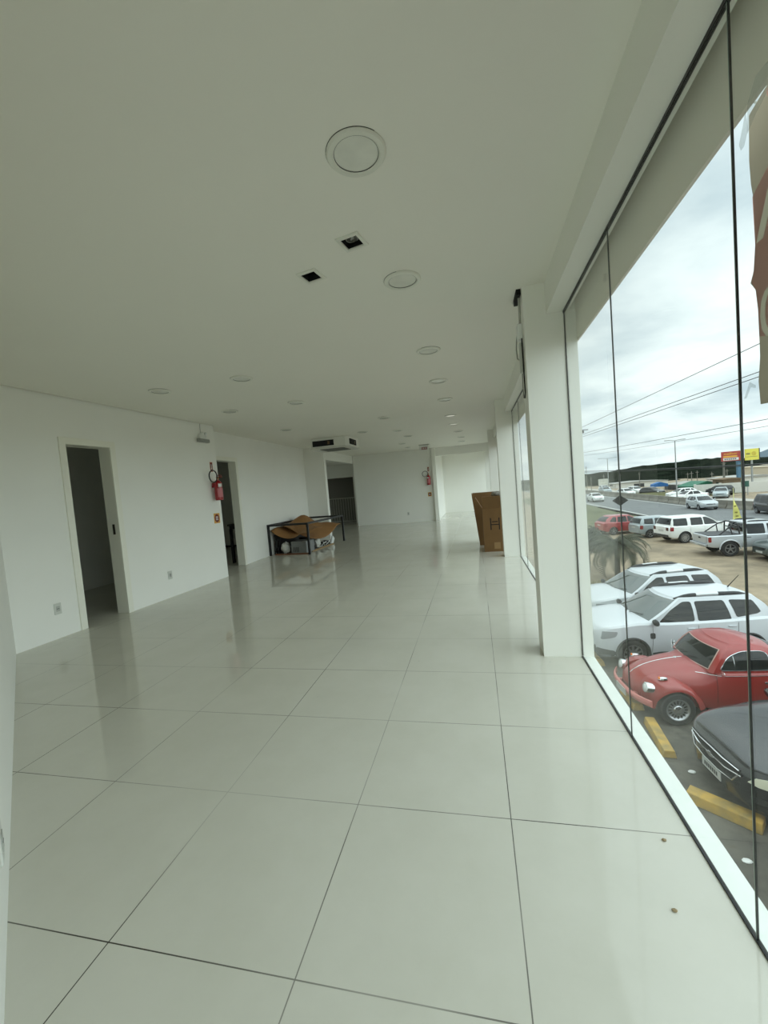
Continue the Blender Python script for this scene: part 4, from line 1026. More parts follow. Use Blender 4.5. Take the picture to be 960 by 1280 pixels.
# ---- red vintage two-door with separate mudguards
def vintage():
    RB = mat('vintage_red_paint', (140, 34, 30), .32, coat=.45, var=.06, scale=2)
    t = thing('vintage_car', 'red rounded vintage two-door car parked below the window', 'car', (4.60, 9.30, G), math.radians(185.4))
    # lower body: rounded bonnet, straight sill, rounded tail
    top = [(1.80, .56), (1.77, .68), (1.66, .79), (1.45, .895), (1.15, .975), (.85, 1.02), (.62, 1.03), (.3, .99), (-.6, .99), (-1.1, .97), (-1.45, .86), (-1.70, .70), (-1.80, .52)]
    wid = [(1.80, .22), (1.74, .33), (1.6, .42), (1.3, .52), (.9, .62), (.6, .68), (.1, .70), (-.6, .69), (-1.1, .60), (-1.5, .46), (-1.72, .32), (-1.80, .2)]
    bot = [(1.80, .42), (1.65, .34), (1.2, .28), (-1.2, .28), (-1.6, .36), (-1.80, .44)]
    class Bug(Shell):
        def sec(s, x):
            zt, zb, w = pchip(s.top, x), pchip(s.bot, x), pchip(s.wid, x)
            k = pchip([(.40, 0), (.75, 1), (2, 1)], x) if x > 0 else pchip([(-2, 1), (-1.2, 1), (-.8, 0)], x)
            h = zt-zb; P = [(0, zb), (.85*w, zb), (.97*w, zb+.04*h), (w, zb+.15*h)]
            for i in range(1, 9):
                a = i/8*PI/2
                ye = w*math.cos(a)**.75; ze = zb+.40*h+.60*h*math.sin(a)          # rounded bonnet
                yb, zb_ = [(w, zb+.4*h), (w, zb+.6*h), (w*.995, zb+.75*h), (w*.985, zb+.88*h), (w*.97, zb+.95*h), (w*.90, zt), (w*.5, zt), (0, zt)][i-1]
                P.append((yb+(ye-yb)*k, zb_+(ze-zb_)*k))
            P[-1] = (0, P[-1][1]); return P
    sh = Bug(top, bot, wid)
    mb = MB(); sh.mesh(mb, 44); mb.build('body', RB, t, smooth=True, angle=50)
    # domed roof
    cb = Cabin(.97, 1.435, [(0, .66), (.3, .575), (.6, .47), (.82, .375), (.92, .30), (1, .20)], [(0, -1.22), (.3, -1.11), (.6, -.92), (.82, -.72), (.92, -.58), (1, -.42)], [(0, .665), (.4, .635), (.7, .585), (.84, .545), (.93, .505), (1, .455)], bow=.10, rbow=.16, crown=.07, fil=.010)
    mb = MB(); cb.mesh(mb); mb.build('roof', RB, t, smooth=True, angle=60)
    V, Fc = cb.screen(.10, .82, .84); ws = MB().add(V, Fc).build('windshield', CGLASS, t, smooth=True)
    ed = [(cb.front(y*cb.W(tt), tt)+.008, y*cb.W(tt), cb.z(tt)) for y, tt in [(-.84+1.68*k/12, .10) for k in range(13)]+[(.84, .10+.72*k/6) for k in range(1, 7)]+[(.84-1.68*k/12, .82) for k in range(1, 13)]+[(-.84, .82-.72*k/6) for k in range(1, 6)]]
    MB().tube(ed, .010, 6, closed=True).build('windshield_trim', mat('pale_trim', (170, 140, 130), .4), ws, smooth=True)
    V, Fc = cb.screen(.45, .85, .62, False); MB().add(V, Fc).build('rear_window', CGLASS, t, smooth=True)
    MB().tube([(.665, -.05, 1.04), (.60, .25, 1.13)], .006, 6).build('wiper', MATBLK, t); MB().tube([(.67, -.42, 1.03), (.62, -.12, 1.12)], .006, 6).build('wiper', MATBLK, t)
    for s in (1, -1):
        w1 = [(.44, .10), (-.44, .10), (-.42, .74), (-.30, .81), (.02, .80), (.26, .60)]; w2 = [(-.53, .10), (-.98, .14), (-.80, .56), (-.60, .76), (-.52, .74)]
        for q in (w1, w2):
            g = cb.side_win(q, s, .09, .006).build('side_window', CGLASS, t, smooth=True)
            MB().tube(cb.win_outline(q, s, .09, .006), .009, 6, closed=True).build('window_trim', CHROME, g, smooth=True)
        MB().tube([cb.side_pt(.165, .43*u, s, .008) for u in (.10, .25, .40, .55, .70)], .008, 6).build('vent_window_bar', CHROME, t)
        seam = MB(); seam.rings(sh.seam(.50, .36, .97, -.02, .008, s, .003), caps=False, closed=False); seam.rings(sh.seam(-.48, .36, .97, 0, .008, s, .003), caps=False, closed=False); seam.build('door_seam', MATBLK, t)
        pts = [(x, s*(sh.y_at(x, .925)+.004), .925) for x in [.75-1.9*k/20 for k in range(21)]]
        MB().tube(pts, .007, 6).build('waist_trim', CHROME, t, smooth=True)
        y = sh.y_at(-.36, .80); h = MB(); h.box((-.45, min(s*(y-.01), s*(y+.03)), .79), (-.29, max(s*(y-.01), s*(y+.03)), .815)); h.build('door_handle', CHROME, t, bevel=.008)
        # mudguards over the wheels
        for xa, prof, y0, y1, nm in ((1.22, [(1.70, .56), (1.68, .70), (1.58, .80), (1.40, .845), (1.22, .84), (1.0, .765), (.80, .62), (.68, .46), (.60, .33)], .34, .76, 'front_fender'),
                                     (-1.18, [(-.52, .33), (-.62, .50), (-.78, .68), (-.98, .80), (-1.2, .82), (-1.42, .77), (-1.6, .65), (-1.74, .48), (-1.80, .36)], .40, .77, 'rear_fender')):
            xs0, xs1 = prof[0][0], prof[-1][0]; R = []
            n = 30
            for k in range(n+1):
                x = xs0+(xs1-xs0)*(.5-.5*math.cos(PI*k/n)); zt = pchip(prof, x)
                u = abs((x-(xs0+xs1)/2)/((xs0-xs1)/2)); yo = y0+(y1-y0)*(1-u**4)**.5*1.0 if u < 1 else y0
                yo = max(yo, y0+.10)
                d = abs(x-xa); za = .31+math.sqrt(max(.37**2-d*d, 0)) if d < .37 else .30
                za = min(za, zt-.10); za = max(za, .30) if zt > .42 else zt-.10
                ring = []
                for i in range(9):
                    a = i/8*PI/2; ring.append((x, s*(y0+(yo-y0)*math.sin(a)**.85), za+(zt-za)*math.cos(a)**.8 if i < 8 else za))
                ring.append((x, s*(yo-.02), za)); ring.append((x, s*y0, za-.0+min(.02, (zt-za)*.3)))
                R.append(ring)
            MB().rings(R).build(nm, RB, t, smooth=True, angle=50)
        # lamps
        M = Matrix.Translation((1.655, s*.535, .665)) @ Matrix.Rotation(-.20, 4, 'Y')
        hl = MB().lathe([(.001, -.10), (.10, -.09), (.102, .02), (.098, .045), (.088, .05), (.087, .03), (.001, .03)], 28, axis='x', M=M).build('headlight', CHROME, t, smooth=True)
        MB().lathe([(.088, .03), (.07, .05), (.04, .063), (.001, .068)], 28, axis='x', M=M).build('lens', LENS, hl, smooth=True)
        ind = MB().lathe([(.045, -.02), (.04, .01), (.022, .022), (.001, .026)], 14, M=Matrix.Translation((1.38, s*.56, .855)) @ Matrix.Scale(2.0, 4, (1,0,0))).build('indicator', CHROME, t, smooth=True)
        MB().lathe([(.03, .0), (.026, .022), (.001, .03)], 12, axis='x', M=Matrix.Translation((1.44, s*.56, .862))).build('amber_lens', ORANGE, ind, smooth=True)
        MB().box((-.62, min(s*.60, s*.76), .26), (.66, max(s*.60, s*.76), .30)).build('running_board', PLASTIC, t, bevel=.012)
        MB().lathe([(.001, -.012), (.05, -.01), (.055, .0), (.001, .012)], 18, axis='x', M=Matrix.Translation((.47, s*.80, 1.02))).build('mirror', CHROME, t, smooth=True)
        MB().tube([(.48, s*.70, .96), (.47, s*.76, 1.0), (.47, s*.79, 1.02)], .007, 6).build('mirror_stem', CHROME, t)
        for x in (1.22, -1.18): wheel(t, x, s*.665, .315, .16, .205, 'steel', ALLOY)
        MB().lathe([(.055, -.02), (.05, .02), (.001, .035)], 14, axis='x', M=Matrix.Translation((-1.66, s*.60, .68)) @ Matrix.Rotation(PI, 4, 'Z')).build('taillight', REDLENS, t, smooth=True)
    MB().tube([(x, 0, pchip(top, x)+.004 if x < 1.74 else pchip(top, x)) for x in [.74+1.0*k/24 for k in range(25)]], .008, 6).build('bonnet_trim', CHROME, t, smooth=True)
    MB().lathe([(.001, 0), (.03, 0), (.02, .018), (.001, .02)], 14, M=Matrix.Translation((.86, .0, 1.02))).build('badge', CHROME, t, smooth=True)
    MB().tube([(.62, -.56, .99), (.60, -.60, 1.16)], .005, 6).build('antenna', CHROME, t)
    BUMP = mat('faded_bumper_paint', (186, 110, 104), .4)
    for sx, nm in ((1, 'front_bumper'), (-1, 'rear_bumper')):
        R = []
        for k in range(21):
            u = -1+2*k/20; y = .76*u; x = sx*(1.90-.20*abs(u)**3.0)
            R.append([(x-sx*.02, y, .38), (x, y, .385), (x+sx*.02, y, .425), (x+sx*.02, y, .465), (x, y, .505), (x-sx*.02, y, .51)])
        bmp = MB().rings(R).build(nm, BUMP, t, smooth=True, angle=50)
        p = MB().box((min(sx*1.915, sx*1.93), -.20, .33), (max(sx*1.915, sx*1.93), .20, .46)).build('license_plate', PLATE, bmp)
        MB().box((min(sx*1.40, sx*1.89), -.32, .40), (max(sx*1.40, sx*1.89), -.27, .46)).build('bracket', BUMP, bmp); MB().box((min(sx*1.40, sx*1.89), .27, .40), (max(sx*1.40, sx*1.89), .32, .46)).build('bracket', BUMP, bmp)
vintage()

# ---- cars beyond the barrier
sedan('white sedan parked beyond the road barrier behind the grey hatchback', (27.6, 62.0), 188., WHITEC)
hatch('white hatchback half hidden behind the white sedan beyond the barrier', (29.6, 68.5), 186., WHITEC)
hatch('dark car parked right before the white wall beyond the road', (34.8, 69.2), 100., PLASTIC, 1.)
sedan('silver car in front of the dark car beyond the road', (32.5, 64.2), 240., OLDS)
hatch('white car facing the road left of the grass island', (26.6, 82.0), -80., WHITEC)
hatch('small white car behind the dark cars left of the grass island', (30.2, 88.0), -80., WHITEC)
hatch('dark car parked at the edge of the grass island', (29.9, 79.6), -60., BLKC)
hatch('grey car far down the road left of the tall lamp post', (27.4, 97.0), -88., OLDS)
hatch('small white car far beyond the road near the tall lamp', (30.6, 109.0), -88., WHITEC)

# ================================================================== OUTDOORS
def plane(name, x0, y0, x1, y1, z, m): return struct(MB().add([(x0,y0,z),(x1,y0,z),(x1,y1,z),(x0,y1,z)], [(0,1,2,3)]).build(name, m))
plane('ground', -200, -120, 500, 700, G, node_ground())
ROAD = mat('road_asphalt', (104, 106, 106), .8, var=.12, scale=.4)
def bar_x(y): return pchip([(-60, 44), (20, 33.5), (38, 28.4), (44, 26.6), (48, 25.5), (53, 24.95), (300, 24.95)], y)
ys_ = [-60, 0, 20, 30, 35, 40, 44, 47, 50, 53, 60, 100, 300]
struct(MB().rings([[(16.3, y, G+.012), (bar_x(y)-.3, y, G+.012)] for y in ys_], caps=False, closed=False).build('road', ROAD))
plane('road_far_lane', 25.3, -60, 33, 300, G+.006, mat('pale_concrete_yard', (164, 160, 152), .85, var=.12, scale=.3))
GRASS = mat('verge_grass', (96, 98, 66), .95, var=.4, scale=1.2, dark=(60, 66, 42))
verge = MB(); n = 24
R = []
for k in range(n+1):
    y = 36+60*k/n; R.append([(x, y, G+.02+.35*math.exp(-((x-13.2)/1.6)**2)*min(1, (y-36)/6)+.05*noise.noise(Vector((x*.6, y*.4, 0)))) for x in (9.0, 10.5, 12, 13, 14, 15, 15.9, 16.3)])
verge.rings(R, caps=False, closed=False); struct(verge.build('trim_verge', GRASS, smooth=True))
sbox('trim_lane_line', (16.9, -20, G+.013), (17.05, 200, G+.018), mat('road_paint', (214, 214, 206), .7))
sbox('trim_lane_line_far', (23.9, 52, G+.013), (24.05, 200, G+.018), MATS['road_paint'])
sbox('trim_kerb', (15.95, 20, G), (16.3, 60, G+.16), mat('dark_kerb', (52, 50, 47), .9))
# concrete barrier blocks
prof = [(-.30, 0), (.30, 0), (.28, .10), (.14, .38), (.11, .85), (-.11, .85), (-.14, .38), (-.28, .10)]
b0 = None
for k in range(28):
    y0 = 40+k*3.0
    if b0 is None:
        b0 = MB().prism(prof, 0, 2.9, 'y').build('road_barrier', CONC); o = b0
    else: o = b0.copy(); C.objects.link(o)
    o.location = (bar_x(y0), y0, G); o.rotation_euler = (0, 0, -math.atan((bar_x(y0+2.9)-bar_x(y0))/2.9))
    tag(o, 'pale concrete barrier block in the row along the far side of the road', 'barrier', 'concrete barrier blocks along the road')
gi = MB(); R = []
for k in range(13):
    u = k/12; R.append([(28.2+11*u+dx*(1+1.6*u), 70.5+dy, G+.02+.55*math.sin(PI*min(1, u*1.3+.1))*abs(math.sin(PI*(dy+.01)/16))) for dx, dy in [(-.2*j, 1.5*j) for j in range(12)]])
gi.rings(R, caps=False, closed=False); struct(gi.build('trim_grass_island', mat('island_grass', (88, 86, 46), .95, var=.3, scale=.6), smooth=True))

# yellow wheel stops
YEL = mat('worn_yellow_paint', (186, 150, 66), .7, var=.35, scale=6, dark=(140, 122, 74))
def stop(a, b, label, wd=.16, h=.13):
    a = Vector((a[0], a[1], G)); b = Vector((b[0], b[1], G)); d = b-a; L_ = d.length
    o = MB().prism([(-wd/2-.03, 0), (wd/2+.03, 0), (wd/2, h), (-wd/2, h)], 0, L_, 'y').build('wheel_stop', YEL, bevel=.012)
    o.location = a; o.rotation_euler = (0, 0, math.atan2(d.y, d.x)-PI/2)
    tag(o, label, 'wheel stop', 'yellow concrete wheel stops')
stop((2.98, 8.52), (2.90, 7.48), 'yellow concrete wheel stop beside the red vintage car front wheel')
stop((2.78, 6.60), (3.44, 6.08), 'yellow concrete wheel stop in front of the black sedan', .20, .14)
stop((2.93, 9.75), (2.95, 8.95), 'yellow concrete wheel stop under the red vintage car bumper')
stop((2.72, 11.9), (2.80, 11.0), 'yellow concrete wheel stop before the silver white SUV')
stop((3.12, 4.95), (3.42, 4.45), 'yellow concrete wheel stop at the lower right edge by the magenta car')
# litter near the wheel stops
for k, (x, y, l) in enumerate(((3.08, 7.15, 'white scrap of litter between the two nearest yellow wheel stops'), (2.95, 5.55, 'pale scrap of litter just below the black sedan wheel stop'))):
    crumple('litter_scrap', l, 'litter', (x, y, G), (.05, .035, .012), WHITEP, 11+k)

# lamp posts and plain poles
POLE = mat('galvanized_pole', (148, 150, 148), .5, .3); DPOLE = mat('weathered_pole', (120, 116, 108), .8)
def lamp_post(x, y, top, label, arm=1.0, r=.09):
    t = thing('street_lamp', label, 'street lamp', (x, y, G)); h = top-G
    MB().cyl((0,0,0), (0,0,h), r, 10, r*.6).build('pole', POLE, t, smooth=True)
    for s in (-1, 1):
        MB().tube([(0, 0, h-.02), (s*arm*.5, 0, h+.06), (s*arm, 0, h+.08)], .035, 8).build('arm', POLE, t)
        MB().box((s*arm-.28, -.12, h+.04), (s*arm+.28, .12, h+.12)).build('lamp_head', POLE, t, bevel=.02)
lamp_post(25.42, 60.0, 4.45, 'tall double armed street lamp in the middle of the view', .9)
lamp_post(28.7, 99.0, 3.95, 'farther double armed street lamp above the white car', 1.6, .10)
def pole(x, y, top, label, r=.09, cross=False, name='utility_pole'):
    t = thing(name, label, 'pole', (x, y, G), 0, 'thin poles beyond the road')
    MB().cyl((0,0,0), (0,0,top-G), r, 8, r*.7).build('shaft', DPOLE, t, smooth=True)
    MB().box((-.35, -.05, top-G-.5), (.35, .05, top-G-.4)).build('cross_arm', DPOLE, t)
for x, y, z, l in ((29.6, 120.5, 2.9, 'tall thin pole beside the window jamb, right one of a pair'), (28.9, 122.3, 2.55, 'thin pole closest to the window jamb'), (30.1, 118.4, 0., 'short thin pole left of the white billboard'),
                   (34.5, 122.8, .32, 'thin pole just right of the white billboard'), (34.7, 110.6, .3, 'thin pole above the dark diamond road sign'), (41., 116.4, .25, 'thin pole left of the central street lamp'),
                   (53.2, 119.5, -.9, 'thin pole left of the green tent'), (53.4, 115.3, -.5, 'thin pole above the green tent'), (50., 102., -.85, 'thin pole right of the green tent'), (57., 110., -.6, 'thin pole between the green tent and the red billboard'), (44.8, 99., -.3, 'thin pole right of the central street lamp')):
    pole(x, y, z, l)
pole(41.87, 81.7, 1.35, 'tan utility pole under the red billboard', .20)

# billboards
def billboard(c0, c1, z0, z1, m, label, posts, name='billboard'):
    d = Vector((c1[0]-c0[0], c1[1]-c0[1], 0)); L_ = d.length; d.normalize(); n = Vector((d.y, -d.x, 0))
    t = thing(name, label, 'billboard', (c0[0], c0[1], G)); M = frame_M((0,0,0), d, (0,0,1), n)
    pn = MB().box((0, z0-G, -.12), (L_, z1-G, 0), 0, M).build('panel', m, t)
    MB().box((-.06, z0-G-.08, -.2), (L_+.06, z0-G, .02), 0, M).build('frame', PLASTIC, t)
    return t, M, L_, pn
RBB = mat('billboard_red', (168, 62, 56), .5); YBB = mat('billboard_yellow', (214, 204, 76), .5)
t, M, L_, pn = billboard((40.28, 79.2), (43.15, 78.6), 1.22, 2.80, RBB, 'red billboard with yellow and white lettering above the far lot', ())
mb = text_mb(MB(), 'melhor', .62, M @ Matrix.Translation((.42*L_, 2.42-G, .01)), depth=.004); mb.build('yellow_lettering', mat('letter_yellow', (230, 180, 70), .5), t)
MB().box((.25, 1.86-G, 0), (.72*L_, 2.08-G, .012), 0, M).build('yellow_line', MATS['letter_yellow'], t)
MB().box((.25, 1.34-G, 0), (.78*L_, 1.74-G, .012), 0, M).build('white_panel', WHITEP, t)
m2 = MB()
for k in range(6): m2.box((.42+k*.27, 1.44-G, .012), (.42+k*.27+.18, 1.64-G, .02), 0, M)
m2.build('dark_lettering', PLATETXT, t)
MB().box((42.4-40.28, -.35, 0), (42.85-40.28, .1, 1.22-G)).build('post', mat('blue_post', (70, 110, 135), .5), t)
t, M, L_, pn = billboard((43.36, 78.6), (45.5, 78.9), 1.12, 2.95, YBB, 'yellow billboard joined to the right of the red one', ())
MB().box((.15, 2.0-G, 0), (.75, 2.3-G, .012), 0, M).build('dark_strip', mat('board_olive', (130, 124, 52), .5), t)
MB().lathe([(.001, 0), (.36, 0), (.36, .012), (.001, .012)], 24, M=M @ Matrix.Translation((1.35, 2.15-G, 0))).build('round_mark', mat('board_ochre', (190, 170, 50), .5), t)
MB().box((.1, 1.62-G, 0), (1.9, 1.70-G, .012), 0, M).build('dark_line', MATS['board_olive'], t)
MB().box((L_-.05, 1.12-G, -.35), (L_+.1, 2.95-G, .01), 0, M).build('side_frame', PLASTIC, t)
MB().box((.9, .1, 0), (1.1, .3, 1.12-G)).build('post', POLE, t)
t, M, L_, pn = billboard((32.6, 121.), (35.1, 121.), -2.55, -.85, mat('faded_billboard', (196, 196, 184), .6, var=.25, scale=1.5), 'faded white billboard far away before the dark hill', ())
for x in (.5, 2.0): MB().box((x-.06, .0, 0), (x+.06, .12, -2.6-G)).build('post', DPOLE, t)

# diamond road sign seen from its dark back
t = thing('road_sign', 'dark diamond road sign seen from the back beside the road', 'road sign', (9.80, 31.44, G), math.radians(-22))
s_ = .36
MB().prism(rounded([(-.50, 0), (0, -.37), (.50, 0), (0, .37)], .03), -.012, .012, 'y', 0, Matrix.Translation((0, 0, -.845-G))).build('plate', mat('sign_back', (36, 37, 38), .7), t)
MB().cyl((0, .04, 0), (0, .04, -.6-G), .03, 10).build('post', POLE, t)
# yellow feather banner behind the pickup
t = thing('feather_banner', 'pale yellow cone shaped advertising banner behind the pickup', 'banner', (19.95, 37.6, G))
fm = MB(); R = []
for k in range(17):
    u = k/16; wd = .04+.62*u**1.7; z = 2.25*(1-u)+.02
    R.append([(-.05-.10*u, .03, z), (-.05-.10*u+wd*1.25, .05+.1*math.sin(u*9), z-.02), (-.05-.10*u+wd*1.25, .09+.1*math.sin(u*9), z-.02), (-.05-.10*u, .07, z)])
fm.rings(R).build('fabric', mat('pale_yellow_fabric', (222, 216, 122), .8, var=.2, scale=3), t, smooth=True)
MB().cyl((-.06, .05, 0), (-.06, .05, 2.75), .018, 8).build('pole', mat('banner_pole', (226, 224, 160), .6), t)
pk = MB(); 
for z, x in ((.45, .12), (.75, .06), (1.25, .0)): pk.box((x-.06, -.005, z), (x+.10, .03, z+.10))
pk.build('printed_mark', mat('banner_print', (120, 112, 50), .7), t)
t = thing('marker_post', 'short yellow marker post on the verge behind the old wagon', 'post', (14.46, 39.6, G))
MB().box((-.09, -.09, 0), (.09, .09, .62)).build('shaft', mat('dull_yellow', (176, 160, 96), .7), t, bevel=.01)
MB().box((-.10, -.10, .62), (.10, .10, .68)).build('cap', mat('dull_yellow_cap', (150, 136, 84), .7), t)

# far sheds, tents, walls
WW = mat('whitewashed_wall', (214, 212, 204), .8, var=.08, scale=.3)
def shed(x0, y0, x1, y1, h, roof_h, mw, mr, label, name='shed', cat='shed', open_=True):
    t = thing(name, label, cat, ((x0+x1)/2, (y0+y1)/2, G)); a, b = (x1-x0)/2, (y1-y0)/2
    MB().box((-a, -b, 0), (a, b, h)).build('wall', mw, t)
    MB().prism([(-a-.2, h), (a+.2, h), (a+.2, h+.12), (0, h+roof_h), (-a-.2, h+.12)], -b-.2, b+.2, 'y').build('roof', mr, t)
    if not open_: return
    MB().box((-a*.3, -b-.03, 0), (a*.1, -b, h*.75)).build('doorway', PLASTIC, t); MB().box((-a-.03, -b*.3, .6), (-a, b*.3, h*.8)).build('window', CGLASS, t)
GRYR = mat('grey_roofing', (150, 148, 142), .7); GRNT = mat('green_tarpaulin', (20, 96, 70), .6); TAN = mat('brown_boards', (110, 92, 70), .8)
shed(38.5, 88, 46, 96, 1.0, .5, PLASTIC, GRYR, 'low dark shed with a pale roof left of the green tent')
shed(36.2, 80, 40.6, 85, .9, .9, GRNT, GRNT, 'green tarpaulin tent beyond the road', 'tent', 'tent')
shed(38.9, 76.2, 41.4, 79.2, 1.9, .3, TAN, TAN, 'brown board hut right of the green tent')
shed(48, 92, 58, 100, 1.4, .4, WW, GRYR, 'long pale building behind the parked cars right of the tent', 'building', 'building', False)
shed(60, 100, 75, 110, 3.0, .6, mat('beige_building', (196, 184, 162), .8), mat('beige_roof', (202, 190, 168), .8), 'wide beige building at the right edge before the hill', 'building', 'building', False)
shed(36, 118, 48, 126, 1.2, .4, WW, GRYR, 'long low white building far down the road', 'building', 'building')
t = thing('boundary_wall', 'long white boundary wall behind the parked cars beyond the road', 'wall', (40, 71, G), math.radians(-18))
MB().box((-7, -.1, 0), (9, .1, 1.55)).build('wall_panel', WW, t)
for k in range(6): MB().box((-7+k*3.1, -.16, 0), (-6.7+k*3.1, .16, 1.65)).build('pier', WW, t)
t = thing('blue_stall', 'small bright blue canopy on the grass island', 'canopy', (34.9, 89.5, G))
MB().prism([(-1.3, 1.0), (1.3, 1.0), (1.2, 1.5), (0, 1.9), (-1.2, 1.5)], -.8, .8, 'y').build('canopy', mat('blue_canvas', (30, 92, 150), .6), t)
for x in (-1.1, 1.1):
    for y in (-.6, .6): MB().box((x-.04, y-.04, 0), (x+.04, y+.04, 1.0)).build('leg', POLE, t)
t = thing('green_sign', 'small dark green sign board on two legs near the feather banner', 'sign board', (36.3, 66.0, G))
MB().box((-.45, -.04, 1.15), (.45, .04, 1.95)).build('board', mat('sign_green', (30, 82, 70), .6), t)
for s in (-.3, .3): MB().box((s-.04, -.03, 0), (s+.04, .03, 1.15)).build('leg', POLE, t)

# forested hill and the grey mountain behind
FOREST = mat('forest_canopy', (34, 40, 32), .95, var=.6, spec=0., scale=.22, dark=(12, 17, 14), bump=.6, bscale=.5)
hp = [(-60, -1.), (61, 0.), (75, .6), (88, 1.8), (108, 2.8), (124, 3.4), (132, 2.4), (143, 1.6), (156, 1.4), (260, 6), (420, 3)]
hm = MB(); R = []
for i in range(181):
    x = -60+480*i/180; row = []
    for j in range(22):
        u = j/21; y = 150+110*u+(x-60)*.05
        z = G+(pchip(hp, x)*1.0-G)*(.5-.5*math.cos(PI*u))**.9
        z += (noise.noise(Vector((x*.35, y*.35, 1)))*.9+noise.noise(Vector((x*.12, y*.12, 4)))*.9)*(.3+.7*u)*.7
        row.append((x, y, z))
    row.append((x, 300, G)); R.append(row)
hm.rings(R, caps=False, closed=False); struct(hm.build('trim_forest_hill', FOREST, smooth=True, angle=180))
mm = MB(); R = []
for i in range(41):
    x = 325+150*i/40; row = []
    for j in range(9):
        u = j/8; row.append((x, 560+60*u, G+(16+14*math.exp(-((x-385)/34)**2)-12*math.exp(-((x-325)/14)**2)-G-16+1)*math.sin(PI/2*u)+1.2*noise.noise(Vector((x*.08, u*3, 0)))*u))
    R.append(row)
mm.rings(R, caps=False, closed=False); struct(mm.build('trim_mountain', mat('hazy_mountain', (96, 108, 116), .95, spec=0.), smooth=True, angle=180))

# trees by the lot
LEAF = mat('palm_green', (56, 60, 34), .6, var=.35, scale=3, dark=(32, 38, 22)); LEAF2 = mat('leaf_grey_green', (56, 64, 48), .65, var=.4, scale=3, dark=(28, 36, 28)); BARK = mat('bark', (92, 84, 74), .9, var=.3, scale=8)
def palm(x, y, h, nf, ln, label):
    rnd = random.Random(4); t = thing('palm_tree', label, 'palm', (x, y, G))
    MB().tube([(0,0,0), (.03,.02,h*.5), (.0,.0,h)], [.13,.10,.12], 10).build('trunk', BARK, t, smooth=True)
    for k in range(nf):
        a = 2.399*k; el = 1.25-1.25*(k/nf); L_ = ln*rnd.uniform(.85, 1.1); pts = []; d = Vector((math.cos(a), math.sin(a), 0))
        mb = MB(); n = 22; p = Vector((0, 0, h)); e = el
        for i in range(n+1):
            pts.append(p.copy()); p = p+(d*math.cos(e)+Vector((0,0,1))*math.sin(e))*(L_/n); e -= .105
        mb.tube(pts, [.016*(1-.8*i/n)+.003 for i in range(n+1)], 5)
        sd = d.cross(Vector((0,0,1)))
        for i in range(3, n+1):
            for s in (-1, 1):
                l = .40*L_*math.sin(PI*min(.97, .16+.80*i/n))*.62; q = pts[i]; tp = q+sd*s*l*.72+d*l*.42+Vector((0,0,-l*.5)); f = (pts[i]-pts[i-1]).normalized()*.022
                md = q*.5+tp*.5+Vector((0,0,.05*l))
                mb.add([q-f, q+f, md+f*.9, md-f*.9, tp], [(0,1,2,3), (3,2,4)])
        mb.build('frond', LEAF, t)
palm(5.95, 19.9, 1.55, 34, 1.75, 'palm with drooping feathery fronds behind the far pale SUV')
def leafy(x, y, h, cr, nleaf, label, seed):
    rnd = random.Random(seed); t = thing('leafy_tree', label, 'tree', (x, y, G)); tips = []
    tr = MB(); tr.tube([(0,0,0), (.04,.0,h*.35), (.0,.03,h*.55)], [.11,.08,.07], 9)
    for k in range(9):
        a = 2.4*k; e = Vector((math.cos(a)*cr[0]*.7, math.sin(a)*cr[1]*.7, h*.55+cr[2]*rnd.uniform(.1, .9))); tr.tube([(0,.02,h*.5), tuple(e*.55+Vector((0,0,h*.2))), tuple(e)], [.04,.025,.01], 6)
    tr.build('trunk', BARK, t, smooth=True)
    mb = MB()
    for k in range(nleaf):
        u = Vector((rnd.gauss(0,1), rnd.gauss(0,1), rnd.gauss(0,1))).normalized()*rnd.random()**.45
        c = Vector((u.x*cr[0], u.y*cr[1], h*.62+u.z*cr[2]+.1)); d = Vector((rnd.gauss(0,1), rnd.gauss(0,1), rnd.gauss(0,.6)-.3)).normalized(); s = d.orthogonal().normalized()*rnd.uniform(.02,.035); l = rnd.uniform(.08,.16)
        mb.add([c, c+d*l*.5+s, c+d*l, c+d*l*.5-s], [(0,1,2,3)])
    mb.build('foliage', LEAF2, t)
leafy(5.15, 21.6, 2.5, (.85, .85, .72), 3600, 'small grey green tree left of the palm seen through the reflecting glass', 2)
leafy(4.7, 23.5, 1.7, (1.3, 1.2, .7), 3000, 'low bushy tree further left behind the palm', 5)
# dry grass tufts under the tree
rnd = random.Random(3); mb = MB()
for k in range(2600):
    x, y = rnd.uniform(3.2, 6.6), rnd.uniform(17.6, 19.7); a = rnd.uniform(0, 2*PI); h = rnd.uniform(.06, .22); c = Vector((x, y, G)); s = Vector((math.cos(a), math.sin(a), 0))*.012
    mb.add([c-s, c+s, c+Vector((rnd.gauss(0,.05), rnd.gauss(0,.05), h))], [(0,1,2)])
tag(mb.build('dry_grass', mat('dry_grass_blades', (140, 134, 96), .9)), 'dry grass tufts growing around the foot of the tree', 'grass', kind='stuff')

